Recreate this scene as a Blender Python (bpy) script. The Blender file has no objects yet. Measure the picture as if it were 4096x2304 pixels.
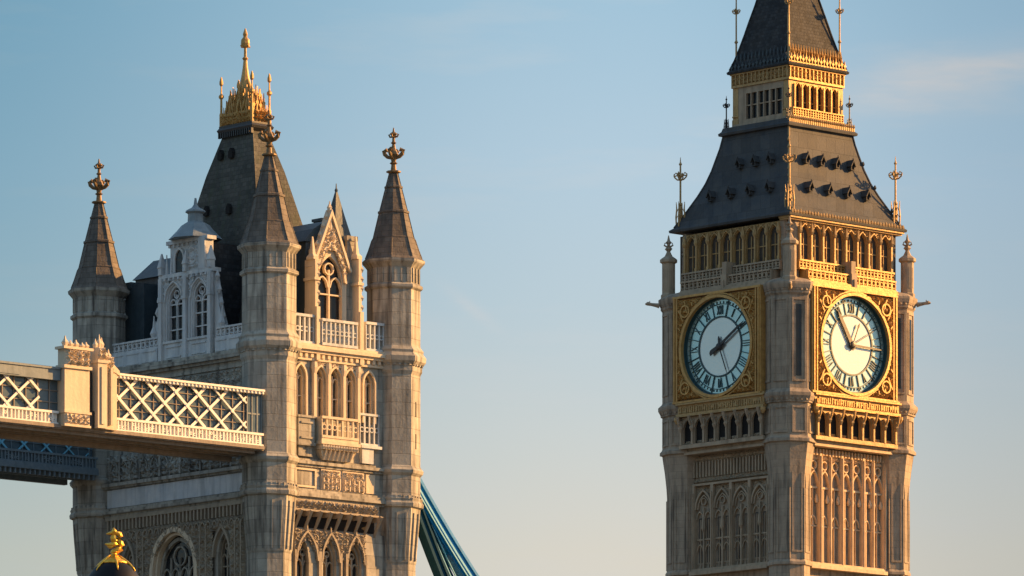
import bpy, bmesh, math, random
from mathutils import Matrix, Vector
R = math.radians
SC = bpy.context.scene
COL = SC.collection

# ------------------------------------------------------------------ camera, sky, sun, exposure
CAM_Z = 1.7
cam_d = bpy.data.cameras.new("camera")
cam = bpy.data.objects.new("camera", cam_d); COL.objects.link(cam)
cam.location = (0, 0, CAM_Z); cam.rotation_euler = (R(90), 0, 0)
cam_d.sensor_width = 36.0; cam_d.lens = 236.2
cam_d.shift_y = 0.961
cam_d.clip_start = 0.5; cam_d.clip_end = 20000
SC.camera = cam

EV = 1.7
GAIN = 2 ** EV
SC.view_settings.view_transform = 'Standard'
SC.view_settings.look = 'None'
SC.view_settings.exposure = EV
SC.view_settings.gamma = 1.0

SUN_EL, SUN_AZ = 19.0, 75.0          # azimuth clockwise from +Y (view direction); the sun stands to the right
sd = bpy.data.lights.new("sun", 'SUN'); sd.energy = 3.75; sd.angle = R(0.53); sd.color = (1.0, 0.51, 0.165)
so = bpy.data.objects.new("sun", sd); COL.objects.link(so)
sv = Vector((math.sin(R(SUN_AZ)) * math.cos(R(SUN_EL)), math.cos(R(SUN_AZ)) * math.cos(R(SUN_EL)), math.sin(R(SUN_EL))))
so.rotation_euler = sv.to_track_quat('Z', 'Y').to_euler(); so.location = (300, 100, 200)

w = bpy.data.worlds.new("World"); SC.world = w; w.use_nodes = True
nt = w.node_tree; nt.nodes.clear()
N = nt.nodes.new; L = nt.links.new
out = N('ShaderNodeOutputWorld'); bg = N('ShaderNodeBackground'); L(bg.outputs[0], out.inputs[0])
sky = N('ShaderNodeTexSky'); sky.sky_type = 'NISHITA'; sky.sun_disc = False
sky.sun_elevation = R(SUN_EL); sky.sun_rotation = R(SUN_AZ); sky.air_density = 1.2; sky.dust_density = 1.5; sky.ozone_density = 2.0
SKY_STR = 0.085
tc = N('ShaderNodeTexCoord'); sep = N('ShaderNodeSeparateXYZ'); L(tc.outputs['Generated'], sep.inputs[0])
def wmath(op, a, b=None, c=None):
    m = N('ShaderNodeMath'); m.operation = op
    for i, v in enumerate((a, b, c)):
        if v is None: continue
        if isinstance(v, (int, float)): m.inputs[i].default_value = v
        else: L(v, m.inputs[i])
    return m.outputs[0]
# low sky of the evening: pale and warm at the horizon, deepening to blue with height (a function of direction)
wn = N('ShaderNodeTexNoise'); wn.inputs['Scale'].default_value = 9.0; wn.inputs['Detail'].default_value = 3.0
L(tc.outputs['Generated'], wn.inputs['Vector'])
t = sep.outputs[2]
t = wmath('ADD', t, wmath('MULTIPLY', wmath('SUBTRACT', wn.outputs[0], 0.5), 0.02))
t = wmath('DIVIDE', wmath('SUBTRACT', t, 0.08), 0.16)
rp = N('ShaderNodeValToRGB'); L(t, rp.inputs[0])
e = rp.color_ramp.elements
STOPS = [(0.0, (0.73, 0.66, 0.55)), (0.161, (0.694, 0.662, 0.578)), (0.28, (0.60, 0.645, 0.635)), (0.392, (0.505, 0.620, 0.682)),
         (0.526, (0.455, 0.605, 0.715)), (0.66, (0.371, 0.555, 0.692)), (0.85, (0.26, 0.45, 0.60)), (1.0, (0.18, 0.36, 0.52))]
e[0].position, e[1].position = STOPS[0][0], STOPS[-1][0]
for p, c in STOPS[1:-1]: e.new(p)
for i, (p, c) in enumerate(STOPS):
    e[i].position = p; e[i].color = (c[0] / GAIN, c[1] / GAIN, c[2] / GAIN, 1)
# thin cirrus streaks
mp = N('ShaderNodeMapping'); mp.inputs['Scale'].default_value = (16, 16, 90); mp.inputs['Rotation'].default_value = (0, R(4), 0)
L(tc.outputs['Generated'], mp.inputs[0])
cn = N('ShaderNodeTexNoise'); cn.inputs['Scale'].default_value = 1.6; cn.inputs['Detail'].default_value = 5.0; cn.inputs['Roughness'].default_value = .6
L(mp.outputs[0], cn.inputs['Vector'])
cr = N('ShaderNodeMapRange'); cr.inputs['From Min'].default_value = .52; cr.inputs['From Max'].default_value = .80
cr.inputs['To Max'].default_value = .26; L(cn.outputs[0], cr.inputs[0])
def wisp(x0, z0, wx, wz, slope, amp):
    dx = wmath('SUBTRACT', sep.outputs[0], x0); dz = wmath('SUBTRACT', wmath('SUBTRACT', sep.outputs[2], z0), wmath('MULTIPLY', dx, slope))
    q = wmath('ADD', wmath('POWER', wmath('DIVIDE', dx, wx), 2), wmath('POWER', wmath('DIVIDE', dz, wz), 2))
    return wmath('MULTIPLY', wmath('EXPONENT', wmath('MULTIPLY', q, -1)), wmath('MULTIPLY', amp, wmath('MULTIPLY_ADD', cn.outputs[0], 2.4, -.6)))
cf = wmath('MAXIMUM', wmath('ADD', cr.outputs[0], wmath('ADD', wisp(.068, .1745, .026, .0042, .10, .85), wisp(-.0065, .1425, .004, .0012, -.75, .5))), 0)
cm = N('ShaderNodeMixRGB'); L(cf, cm.inputs[0]); L(rp.outputs[0], cm.inputs[1])
cm.inputs[2].default_value = (0.66 / GAIN, 0.66 / GAIN, 0.66 / GAIN, 1)
# the sky away from the sun, to the left, is deeper and bluer; a little deeper to the far right too
def mrange(v, a, b, c=0.0, d=1.0):
    m = N('ShaderNodeMapRange'); m.interpolation_type = 'SMOOTHSTEP'; L(v, m.inputs[0])
    for i, q in zip((1, 2, 3, 4), (a, b, c, d)): m.inputs[i].default_value = q
    return m.outputs[0]
lf = wmath('MULTIPLY', wmath('SUBTRACT', 1.0, mrange(sep.outputs[0], -.095, .02)), mrange(sep.outputs[2], .095, .17, .55, 1.0))
m1 = N('ShaderNodeMixRGB'); m1.blend_type = 'MULTIPLY'; L(lf, m1.inputs[0]); L(cm.outputs[0], m1.inputs[1]); m1.inputs[2].default_value = (.47, .64, .70, 1)
m2 = N('ShaderNodeMixRGB'); m2.blend_type = 'MULTIPLY'; L(mrange(sep.outputs[0], .02, .085), m2.inputs[0]); L(m1.outputs[0], m2.inputs[1]); m2.inputs[2].default_value = (.77, .80, .83, 1)
# high sky: the physical sky
sm = N('ShaderNodeMixRGB'); sm.blend_type = 'MULTIPLY'; sm.inputs[0].default_value = 1
L(sky.outputs[0], sm.inputs[1]); sm.inputs[2].default_value = (SKY_STR*1.06, SKY_STR, SKY_STR*.88, 1)
hi = N('ShaderNodeMapRange'); hi.interpolation_type = 'SMOOTHSTEP'
hi.inputs['From Min'].default_value = .22; hi.inputs['From Max'].default_value = .55; L(sep.outputs[2], hi.inputs[0])
fm = N('ShaderNodeMixRGB'); L(hi.outputs[0], fm.inputs[0]); L(m2.outputs[0], fm.inputs[1]); L(sm.outputs[0], fm.inputs[2])
L(fm.outputs[0], bg.inputs['Color']); bg.inputs['Strength'].default_value = 1.0

# ------------------------------------------------------------------ materials
def mat(name, c1, c2, rough=.8, metal=0.0, nscale=1.2, bump=.25, bscale=6.0, blocks=None, streak=0.0, spec=.3, c3=None):
    """two-tone noise colour, optional masonry courses, vertical weather streaks and fine bump"""
    m = bpy.data.materials.new(name); m.use_nodes = True
    t = m.node_tree; n = t.nodes.new; l = t.links.new
    b = t.nodes['Principled BSDF']
    b.inputs['Roughness'].default_value = rough; b.inputs['Metallic'].default_value = metal
    b.inputs['Specular IOR Level'].default_value = spec
    tc = n('ShaderNodeTexCoord')
    no = n('ShaderNodeTexNoise'); no.inputs['Scale'].default_value = nscale; no.inputs['Detail'].default_value = 6; no.inputs['Roughness'].default_value = .65
    l(tc.outputs['Object'], no.inputs['Vector'])
    mr = n('ShaderNodeMapRange'); mr.inputs['From Min'].default_value = .3; mr.inputs['From Max'].default_value = .7; l(no.outputs[0], mr.inputs[0])
    mx = n('ShaderNodeMixRGB'); mx.inputs[1].default_value = (*c1, 1); mx.inputs[2].default_value = (*c2, 1); l(mr.outputs[0], mx.inputs[0])
    col = mx.outputs[0]
    hgt = None
    if blocks:
        bw, bh, mort, var = blocks
        sp = n('ShaderNodeSeparateXYZ'); l(tc.outputs['Object'], sp.inputs[0])
        ad = n('ShaderNodeMath'); ad.operation = 'SUBTRACT'; l(sp.outputs[0], ad.inputs[0]); l(sp.outputs[1], ad.inputs[1])
        cb = n('ShaderNodeCombineXYZ'); l(ad.outputs[0], cb.inputs[0]); l(sp.outputs[2], cb.inputs[1])
        br = n('ShaderNodeTexBrick'); l(cb.outputs[0], br.inputs['Vector'])
        br.inputs['Scale'].default_value = 1; br.inputs['Brick Width'].default_value = bw; br.inputs['Row Height'].default_value = bh
        br.inputs['Mortar Size'].default_value = mort; br.inputs['Color1'].default_value = (1 - var,) * 3 + (1,)
        br.inputs['Color2'].default_value = (1 + var,) * 3 + (1,); br.inputs['Mortar'].default_value = (.74,) * 3 + (1,); br.inputs['Mortar Smooth'].default_value = .3
        mm = n('ShaderNodeMixRGB'); mm.blend_type = 'MULTIPLY'; mm.inputs[0].default_value = 1; l(col, mm.inputs[1]); l(br.outputs[0], mm.inputs[2])
        col = mm.outputs[0]; hgt = br.outputs[1]
    if streak:
        mp = n('ShaderNodeMapping'); mp.inputs['Scale'].default_value = (2.2, 2.2, .22); l(tc.outputs['Object'], mp.inputs[0])
        s = n('ShaderNodeTexNoise'); s.inputs['Scale'].default_value = 1.4; s.inputs['Detail'].default_value = 5; l(mp.outputs[0], s.inputs['Vector'])
        sr = n('ShaderNodeMapRange'); sr.inputs['From Min'].default_value = .48; sr.inputs['From Max'].default_value = .72; sr.inputs['To Max'].default_value = streak; l(s.outputs[0], sr.inputs[0])
        ms = n('ShaderNodeMixRGB'); l(sr.outputs[0], ms.inputs[0]); l(col, ms.inputs[1]); ms.inputs[2].default_value = (*(c3 or tuple(.35 * v for v in c1)), 1)
        col = ms.outputs[0]
    l(col, b.inputs['Base Color'])
    if bump:
        bn = n('ShaderNodeTexNoise'); bn.inputs['Scale'].default_value = bscale; bn.inputs['Detail'].default_value = 5; l(tc.outputs['Object'], bn.inputs['Vector'])
        bp = n('ShaderNodeBump'); bp.inputs['Strength'].default_value = bump; bp.inputs['Distance'].default_value = .06; l(bn.outputs[0], bp.inputs['Height'])
        if hgt is not None:
            b2 = n('ShaderNodeBump'); b2.invert = True; b2.inputs['Strength'].default_value = .5; b2.inputs['Distance'].default_value = .03
            l(hgt, b2.inputs['Height']); l(bp.outputs[0], b2.inputs['Normal']); l(b2.outputs[0], b.inputs['Normal'])
        else: l(bp.outputs[0], b.inputs['Normal'])
    return m

M = {}
M['limestone'] = mat('limestone', (.28, .23, .175), (.39, .32, .24), blocks=(1.1, .5, .012, .05), streak=.8, c3=(.11, .092, .075))
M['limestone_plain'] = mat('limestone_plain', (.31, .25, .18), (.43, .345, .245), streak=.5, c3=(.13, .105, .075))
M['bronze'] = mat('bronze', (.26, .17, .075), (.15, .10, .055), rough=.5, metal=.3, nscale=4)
M['sunlit_limestone'] = mat('sunlit_limestone', (.70, .54, .36), (.54, .41, .27), nscale=2, streak=.35, c3=(.18, .12, .07))  # limestone with the sun's brightness put into its colour, for the lit face
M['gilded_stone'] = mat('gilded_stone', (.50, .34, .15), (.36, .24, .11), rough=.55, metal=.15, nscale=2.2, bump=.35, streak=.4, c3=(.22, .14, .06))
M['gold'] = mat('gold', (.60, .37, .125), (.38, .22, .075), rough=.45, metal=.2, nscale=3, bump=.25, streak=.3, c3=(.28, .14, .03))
M['granite'] = mat('granite', (.27, .255, .22), (.43, .41, .35), blocks=(1.5, .68, .022, .15), streak=.95, c3=(.085, .08, .072))
M['carved_stone'] = mat('carved_stone', (.28, .24, .19), (.38, .33, .25), streak=.3, bump=.4)
M['portland'] = mat('portland', (.46, .50, .53), (.64, .64, .62), streak=.5, c3=(.22, .23, .23))
M['portland_warm'] = mat('portland_warm', (.58, .49, .37), (.68, .57, .42), streak=.3, c3=(.28, .24, .18))
M['spire_stone'] = mat('spire_stone', (.105, .093, .082), (.165, .142, .118), blocks=(.55, .30, .02, .14), streak=.5, bump=.4)
M['slate'] = mat('slate', (.026, .031, .038), (.050, .050, .050), rough=.75, blocks=(.30, .24, .022, .35), nscale=.8, streak=.3, bump=.6, spec=.2)
M['moss_slate'] = mat('moss_slate', (.044, .047, .042), (.095, .092, .080), rough=.8, blocks=(.34, .24, .02, .25), nscale=.7, streak=.4, bump=.6, c3=(.05, .07, .035))
M['roof_iron'] = mat('roof_iron', (.042, .050, .060), (.078, .077, .074), rough=.7, nscale=.7, blocks=(.95, 1.15, .02, .16), streak=.45, bump=.3, spec=.2, c3=(.07, .075, .08))
M['lead'] = mat('lead', (.16, .20, .23), (.25, .30, .32), rough=.5, nscale=2, streak=.3)
M['dark_lead'] = mat('dark_lead', (.035, .055, .07), (.06, .085, .10), rough=.5, nscale=2, streak=.3)
M['iron'] = mat('iron', (.018, .02, .022), (.03, .03, .032), rough=.45, spec=.5, bump=.1)
M['teal_iron'] = mat('teal_iron', (.015, .05, .06), (.03, .08, .09), rough=.45, spec=.5, bump=.1)
M['gilt_ground'] = mat('gilt_ground', (.13, .07, .03), (.20, .11, .045), rough=.7, nscale=3)
M['dark'] = mat('dark_void', (.012, .012, .013), (.02, .019, .018), rough=.9, bump=0)  # near-black, also laid where gaps would only be in shade
M['louvre_shade'] = mat('louvre_shade', (.05, .043, .036), (.085, .072, .058), rough=.8, bump=.2)  # dark belfry louvres; also the painted shade in the shaft panels
M['glass'] = mat('dark_glass', (.010, .013, .017), (.022, .026, .030), rough=.12, spec=.4, bump=.35, bscale=2.6)
M['blue_glass'] = mat('blue_glass', (.05, .085, .11), (.11, .15, .17), rough=.16, spec=.6, bump=.15, bscale=1.2)
M['opal'] = mat('opal_glass', (.62, .70, .71), (.66, .72, .71), rough=.22, metal=.6, bump=.05, nscale=1, spec=.4)
M['teal_glass'] = mat('teal_glass', (.34, .60, .64), (.52, .69, .70), rough=.22, metal=.6, bump=.08, nscale=1.6, spec=.4)
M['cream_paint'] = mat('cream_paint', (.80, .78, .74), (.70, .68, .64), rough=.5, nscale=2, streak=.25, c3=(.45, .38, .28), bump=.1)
M['soffit'] = mat('soffit_paint', (.20, .17, .14), (.29, .25, .21), rough=.7, nscale=1.5, streak=.4)
M['blue_paint'] = mat('blue_paint', (.004, .20, .50), (.008, .24, .56), rough=.45, nscale=2, streak=.3, bump=.1, c3=(.02, .06, .09))
M['pale_blue_paint'] = mat('pale_blue_paint', (.15, .45, .62), (.2, .5, .66), rough=.45, nscale=2, bump=.1)
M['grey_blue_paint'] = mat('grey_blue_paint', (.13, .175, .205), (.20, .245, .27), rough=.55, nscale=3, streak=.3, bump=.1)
M['dark_paint'] = mat('dark_green_paint', (.004, .045, .085), (.006, .055, .10), rough=.7, spec=.1, bump=.1)
M['lamp_black'] = mat('lamp_black', (.006, .006, .008), (.010, .010, .012), rough=.5, spec=.18, bump=.05)
M['lamp_gold'] = mat('lamp_gold', (.95, .55, .08), (.75, .38, .04), rough=.28, metal=.7, nscale=12, bump=.3, bscale=30)
M['lamp_glass'] = mat('lamp_glass', (.55, .56, .52), (.65, .64, .58), rough=.2, bump=.05)

# ------------------------------------------------------------------ mesh helpers
_j = [0]
def jit():
    _j[0] = (_j[0] + 1) % 9
    return _j[0] * .0035
class MB:
    def __init__(s): s.v = []; s.f = []
    def add(s, vs, fs):
        o = len(s.v); s.v += [tuple(p) for p in vs]; s.f += [tuple(i + o for i in f) for f in fs]
    def box(s, x0, x1, y0, y1, z0, z1):
        if x0 > x1: x0, x1 = x1, x0
        if y0 > y1: y0, y1 = y1, y0
        s.add([(x0,y0,z0),(x1,y0,z0),(x1,y1,z0),(x0,y1,z0),(x0,y0,z1),(x1,y0,z1),(x1,y1,z1),(x0,y1,z1)],
              [(0,3,2,1),(4,5,6,7),(0,1,5,4),(1,2,6,5),(2,3,7,6),(3,0,4,7)])
    def fb(s, s0, s1, d0, d1, z0, z1):           # box in face coordinates (d = outward)
        s.box(s0, s1, -d1, -d0, z0, z1)
    def loft(s, rings, cap0=True, cap1=True):
        n = len(rings[0]); o = len(s.v)
        for r in rings: s.v += [tuple(p) for p in r]
        for k in range(len(rings) - 1):
            for i in range(n):
                a = o + k * n + i; b = o + k * n + (i + 1) % n
                s.f.append((a, b, b + n, a + n))
        if cap0: s.f.append(tuple(o + i for i in reversed(range(n))))
        if cap1: s.f.append(tuple(o + (len(rings) - 1) * n + i for i in range(n)))
    def lathe(s, cx, cy, prof, n=8, rot=0.0):
        s.loft([[(cx + r * math.cos(rot + 2*math.pi*i/n), cy + r * math.sin(rot + 2*math.pi*i/n), z) for i in range(n)] for r, z in prof])
    def frustum(s, prof, cx=0, cy=0):            # prof: (half x, half y, z)
        s.loft([[(cx-a,cy-b,z),(cx+a,cy-b,z),(cx+a,cy+b,z),(cx-a,cy+b,z)] for a, b, z in prof])
    def tube(s, pts, r, n=6, closed=False):
        pts = [Vector(p) for p in pts]; rings = []
        m = len(pts)
        for i in range(m):
            if closed: d = pts[(i+1) % m] - pts[i-1]
            else: d = pts[min(i+1, m-1)] - pts[max(i-1, 0)]
            d.normalize()
            up = Vector((0,0,1)) if abs(d.z) < .95 else Vector((1,0,0))
            a = d.cross(up).normalized(); b = a.cross(d).normalized()
            rr = r[i] if isinstance(r, (list, tuple)) else r
            rings.append([pts[i] + a*rr*math.cos(2*math.pi*k/n) + b*rr*math.sin(2*math.pi*k/n) for k in range(n)])
        if closed: rings.append(rings[0])
        s.loft(rings, not closed, not closed)
    def extr(s, poly, d0, d1):                   # polygon in (s,z) extruded from d0 (back) to d1 (front)
        n = len(poly)
        s.add([(a, -d1, b) for a, b in poly] + [(a, -d0, b) for a, b in poly],
              [tuple(range(n)), tuple(range(2*n-1, n-1, -1))] + [(i, i+n, (i+1) % n + n, (i+1) % n) for i in range(n)])
    def ribbon(s, pts, t, d0, d1, closed=False):  # mitred flat bar following a polyline in (s,z)
        d1 = d1 + jit()
        P = [Vector((a, b)) for a, b in pts]; m = len(P); Lf = []; Rt = []
        for i in range(m):
            if closed: p, q = P[i-1], P[(i+1) % m]
            else: p, q = P[max(i-1,0)], P[min(i+1,m-1)]
            d1v = (P[i]-p); d2v = (q-P[i])
            if d1v.length < 1e-9: d1v = d2v
            if d2v.length < 1e-9: d2v = d1v
            n1 = Vector((-d1v.y, d1v.x)).normalized(); n2 = Vector((-d2v.y, d2v.x)).normalized()
            nn = (n1+n2)
            if nn.length < 1e-6: nn = n1
            nn.normalize(); k = t/2/max(.35, nn.dot(n1))
            Lf.append(P[i]+nn*k); Rt.append(P[i]-nn*k)
        o = len(s.v)
        for i in range(m):
            for q, d in ((Lf[i], d1), (Rt[i], d1), (Rt[i], d0), (Lf[i], d0)): s.v.append((q.x, -d, q.y))
        for i in range(m if closed else m-1):
            a = o+i*4; b = o+((i+1) % m)*4
            for k in range(4): s.f.append((a+k, a+(k+1) % 4, b+(k+1) % 4, b+k))
        if not closed:
            s.f.append((o, o+3, o+2, o+1)); e = o+(m-1)*4; s.f.append((e, e+1, e+2, e+3))
    def arch_plate(s, s0, s1, z0, zs, rise, zt, jamb, d0, d1, n=6):
        """wall plate with one pointed opening"""
        a, b = s0+jamb, s1-jamb
        s.fb(s0, a, d0, d1, z0, zs); s.fb(b, s1, d0, d1, z0, zs)
        pts = arch_pts((a+b)/2, (b-a)/2, zs, rise, n)
        s.fb(s0, a, d0, d1, zs, zt); s.fb(b, s1, d0, d1, zs, zt)
        o = len(s.v)
        for p in pts: s.v += [(p[0], -d1, p[1]), (p[0], -d1, zt), (p[0], -d0, p[1])]
        for i in range(len(pts)-1):
            k = o+3*i
            s.f += [(k, k+3, k+4, k+1), (k+2, k+5, k+3, k)]
        s.add([(a,-d1,zt),(b,-d1,zt),(b,-d0,zt),(a,-d0,zt)], [(0,1,2,3)])
    def relief(s, s0, s1, z0, z1, d, amp, p=.8, cell=.1, seed=1, skip=None, rnd=.45, hole=None):
        rg = random.Random(seed)
        nx = max(2, round((s1-s0)/cell)); nz = max(2, round((z1-z0)/cell)); o = len(s.v)
        H = {}
        for j in range(nz+1):
            for i in range(nx+1):
                x = s0+(s1-s0)*i/nx; z = z0+(z1-z0)*j/nz
                a = (x/p) % 1-.5; b = (z/p) % 1-.5; r = math.hypot(a, b)
                pet = math.cos(4*math.atan2(b, a))
                f = math.exp(-((r-.31-.07*pet)/.075)**2)+math.exp(-(r/.10)**2)+rnd*rg.random()
                if i in (0, nx) or j in (0, nz): f = 0
                s.v.append((x, -(d+.004+amp*min(f, 1.2)), z))
        for j in range(nz):
            for i in range(nx):
                if skip and skip(s0+(s1-s0)*(i+.5)/nx, z0+(z1-z0)*(j+.5)/nz): continue
                k = o+j*(nx+1)+i
                if hole and max(-s.v[q][1] for q in (k, k+1, k+nx+2, k+nx+1)) < d+amp*hole: continue
                s.f.append((k, k+1, k+nx+2, k+nx+1))
    def merge(s, other, fn):
        s.add([fn(p) for p in other.v], other.f)
    def facet(s, cx, cy, ang, w, r0, r1, z0, z1):  # box tangent to a turret facet, r measured from the turret axis
        c, q = math.cos(ang), math.sin(ang)
        vs = [(cx+r*c-t*q, cy+r*q+t*c, z) for z in (z0, z1) for r, t in ((r0,-w/2),(r1,-w/2),(r1,w/2),(r0,w/2))]
        s.add(vs, [(0,3,2,1),(4,5,6,7),(0,1,5,4),(1,2,6,5),(2,3,7,6),(3,0,4,7)])
    def build(s, name, m, parent=None, loc=(0,0,0), rz=0.0, smooth=False):
        me = bpy.data.meshes.new(name); me.from_pydata(s.v, [], s.f); me.update()
        bm = bmesh.new(); bm.from_mesh(me)
        bmesh.ops.recalc_face_normals(bm, faces=bm.faces); bm.to_mesh(me); bm.free()
        if smooth:
            for p in me.polygons: p.use_smooth = True
        me.materials.append(M[m])
        o = bpy.data.objects.new(name, me); COL.objects.link(o)
        o.location = loc; o.rotation_euler = (0, 0, rz)
        if parent: o.parent = parent
        return o
def arch_pts(c, w, zs, rise, n=6):
    rise = max(rise, w*1.0001); Rr = (w*w+rise*rise)/(2*w); xc = -w+Rr
    left = []
    for i in range(n+1):
        x = -w+w*i/n; left.append((x, math.sqrt(max(0, Rr*Rr-(x-xc)**2))))
    return [(c+x, zs+z) for x, z in left]+[(c-x, zs+z) for x, z in reversed(left[:-1])]
def circle(cx, cz, r, n=24, a0=0): return [(cx+r*math.cos(a0+2*math.pi*i/n), cz+r*math.sin(a0+2*math.pi*i/n)) for i in range(n)]
def balustrade(mb, s0, s1, z0, z1, d0, d1, p=.45, rail=.12, rings=True, seed=0):
    h = z1-z0
    mb.fb(s0, s1, d0-.04, d1+.04, z0, z0+rail); mb.fb(s0, s1, d0-.04, d1+.04, z1-rail, z1)
    n = max(1, round((s1-s0)/p))
    for i in range(n+1):
        x = s0+(s1-s0)*i/n; t = p*.14
        mb.fb(max(s0, x-t), min(s1, x+t), d0, d1, z0+rail, z1-rail)
    if rings:
        for i in range(n):
            x = s0+(s1-s0)*(i+.5)/n; k = (s1-s0)/n
            mb.ribbon(circle(x, (z0+z1)/2, min(k*.38, (h-2*rail)*.42), 8, .39), k*.13, d0+.02, d1-.03, True)
def cresting(mb, s0, s1, z0, h, p, y, th=.07):
    n = max(1, round((s1-s0)/p)); k = (s1-s0)/n
    for i in range(n):
        c = s0+k*(i+.5); q = k*.46; hh = h*(1.0 if i % 2 else .8)
        mb.extr([(c-q*.3, z0), (c+q*.3, z0), (c+q*.22, z0+hh*.35), (c+q, z0+hh*.55), (c+q*.3, z0+hh*.62), (c, z0+hh), (c-q*.3, z0+hh*.62), (c-q, z0+hh*.55), (c-q*.22, z0+hh*.35)], y-th/2, y+th/2)
def cross_finial(mb, x, y, z, h, a=0.0, w=None):
    """stone finial: collar, stem, ring of four curled leaves, small upper cross"""
    w = w or h*.27
    mb.lathe(x, y, [(w*.40, z), (w*.75, z+h*.03), (w*.75, z+h*.06), (w*.30, z+h*.08), (w*.24, z+h*.20), (w*.42, z+h*.23), (w*.24, z+h*.26), (w*.30, z+h*.34), (w*.52, z+h*.42),
                    (w*.24, z+h*.54), (w*.15, z+h*.64), (w*.30, z+h*.67), (w*.15, z+h*.70), (w*.13, z+h*.82), (w*.36, z+h*.85), (w*.36, z+h*.88), (w*.12, z+h*.91), (w*.05, z+h)], 8)
    for k in range(4):
        q = a+k*math.pi/2; c, s = math.cos(q), math.sin(q)
        mb.tube([(x+c*w*t, y+s*w*t, z+h*u) for t, u in ((.2, .34), (.65, .37), (.95, .43), (1.05, .50), (.80, .53), (.66, .48))], [w*.16, w*.2, w*.22, w*.24, w*.2, w*.08], 6)
        mb.tube([(x+c*w*t, y+s*w*t, z+h*u) for t, u in ((.1, .80), (.4, .80), (.52, .85), (.36, .87))], [w*.08, w*.1, w*.1, w*.04], 5)
def iron_finial(mb, x, y, z, h, r=.05, w=.45, a=0.0, cage=True):
    """slender gilt-iron pole with a scrolled cross and a filigree foot"""
    mb.lathe(x, y, [(r*2.2, z), (r*2.0, z+h*.05), (r*1.2, z+h*.08), (r*1.1, z+h*.30), (r*2.4, z+h*.32), (r*1.0, z+h*.35), (r*.95, z+h*.70), (r*2.6, z+h*.73), (r*.9, z+h*.77), (r*.8, z+h*.88), (r*1.7, z+h*.90), (r*.6, z+h*.93), (r*.25, z+h)], 6)
    for k in range(4):
        q = a+k*math.pi/2; c, s = math.cos(q), math.sin(q)
        mb.tube([(x+c*w*t, y+s*w*t, z+h*.73+w*u) for t, u in ((0, -.55), (.5, -.5), (.9, -.15), (1, .25), (.7, .5), (.45, .25), (.6, .05))], r*.75, 5)
        mb.tube([(x+c*w*t, y+s*w*t, z+h*.73+w*u) for t, u in ((0, .1), (.55, .12), (1.05, .0))], r*.65, 5)
        if cage:
            mb.tube([(x+c*w*t, y+s*w*t, z+h*u) for t, u in ((.62, 0), (.7, .14), (.58, .26), (.66, .36))], [r*.8, r*.8, r*.7, r*.3], 5)
            mb.tube([(x+c*w*t, y+s*w*t, z+h*u) for t, u in ((0, .10), (.35, .17), (.68, .12))], r*.55, 5)
            mb.tube([(x+c*w*t, y+s*w*t, z+h*u) for t, u in ((0, .20), (.3, .27), (.62, .21))], r*.55, 5)
def empty(name, loc, rz=0, **props):
    o = bpy.data.objects.new(name, None); COL.objects.link(o)
    o.location = loc; o.rotation_euler = (0, 0, rz); o.empty_display_size = 2
    for k, v in props.items(): o[k] = v
    return o
def on_face(k, h):                               # placement of face k (0 right, 1 left, 2 back, 3 far right) of a square tower
    a = -math.pi/2*k
    return dict(loc=(-h*math.sin(-a), -h*math.cos(a), 0), rz=a)
def copy_part(o, parent, loc=None, rz=None):
    c = o.copy(); COL.objects.link(c); c.parent = parent
    if loc is not None: c.location = loc
    if rz is not None: c.rotation_euler = (0, 0, rz)
    return c
OCT = math.pi/4
# ------------------------------------------------------------------ ground
g = MB(); g.add([(-6000,-6000,0),(6000,-6000,0),(6000,9000,0),(-6000,9000,0)], [(0,1,2,3)])
M['ground'] = mat('ground_paving', (.09, .088, .08), (.13, .125, .115), nscale=.05, bump=.1)
go = g.build('ground', 'ground'); go['kind'] = 'structure'
M['water'] = mat('river_water', (.05, .065, .06), (.07, .08, .07), rough=.12, nscale=.02, bump=.3, bscale=.3)
g = MB(); g.add([(-3000,160,.004),(3000,160,.004),(3000,440,.004),(-3000,440,.004)], [(0,1,2,3)])
ro = g.build('river', 'water'); ro['kind'] = 'structure'

# ================================================================== CLOCK TOWER
FX = 16900.0
def at(px, depth): return ((px-1288)/FX*depth, depth, 0)
CA = 46.5
CT = empty('clock_tower', at(1982, 482), R(90-CA), label='tall gothic clock tower with two gilded dials and a dark two-stage roof', category='clock tower')
C, TR = 5.1, 1.8
MID = 67.5                                       # dial centre height
HF = 6.85                                        # dial face plane

core = MB()
core.frustum([(5.55, 5.55, 0), (5.55, 5.55, 60.2)]); core.frustum([(6.2, 6.2, 60.2), (6.2, 6.2, 71.3)])
core.build('wall', 'limestone', CT)
core = MB(); core.frustum([(5.46, 5.46, 72.6), (5.46, 5.46, 76.0)])
core.build('belfry_interior', 'louvre_shade', CT)
core = MB(); core.frustum([(2.6, 2.6, 83.6), (2.6, 2.6, 87.4)]); core.build('lantern_interior', 'glass', CT)

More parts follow.
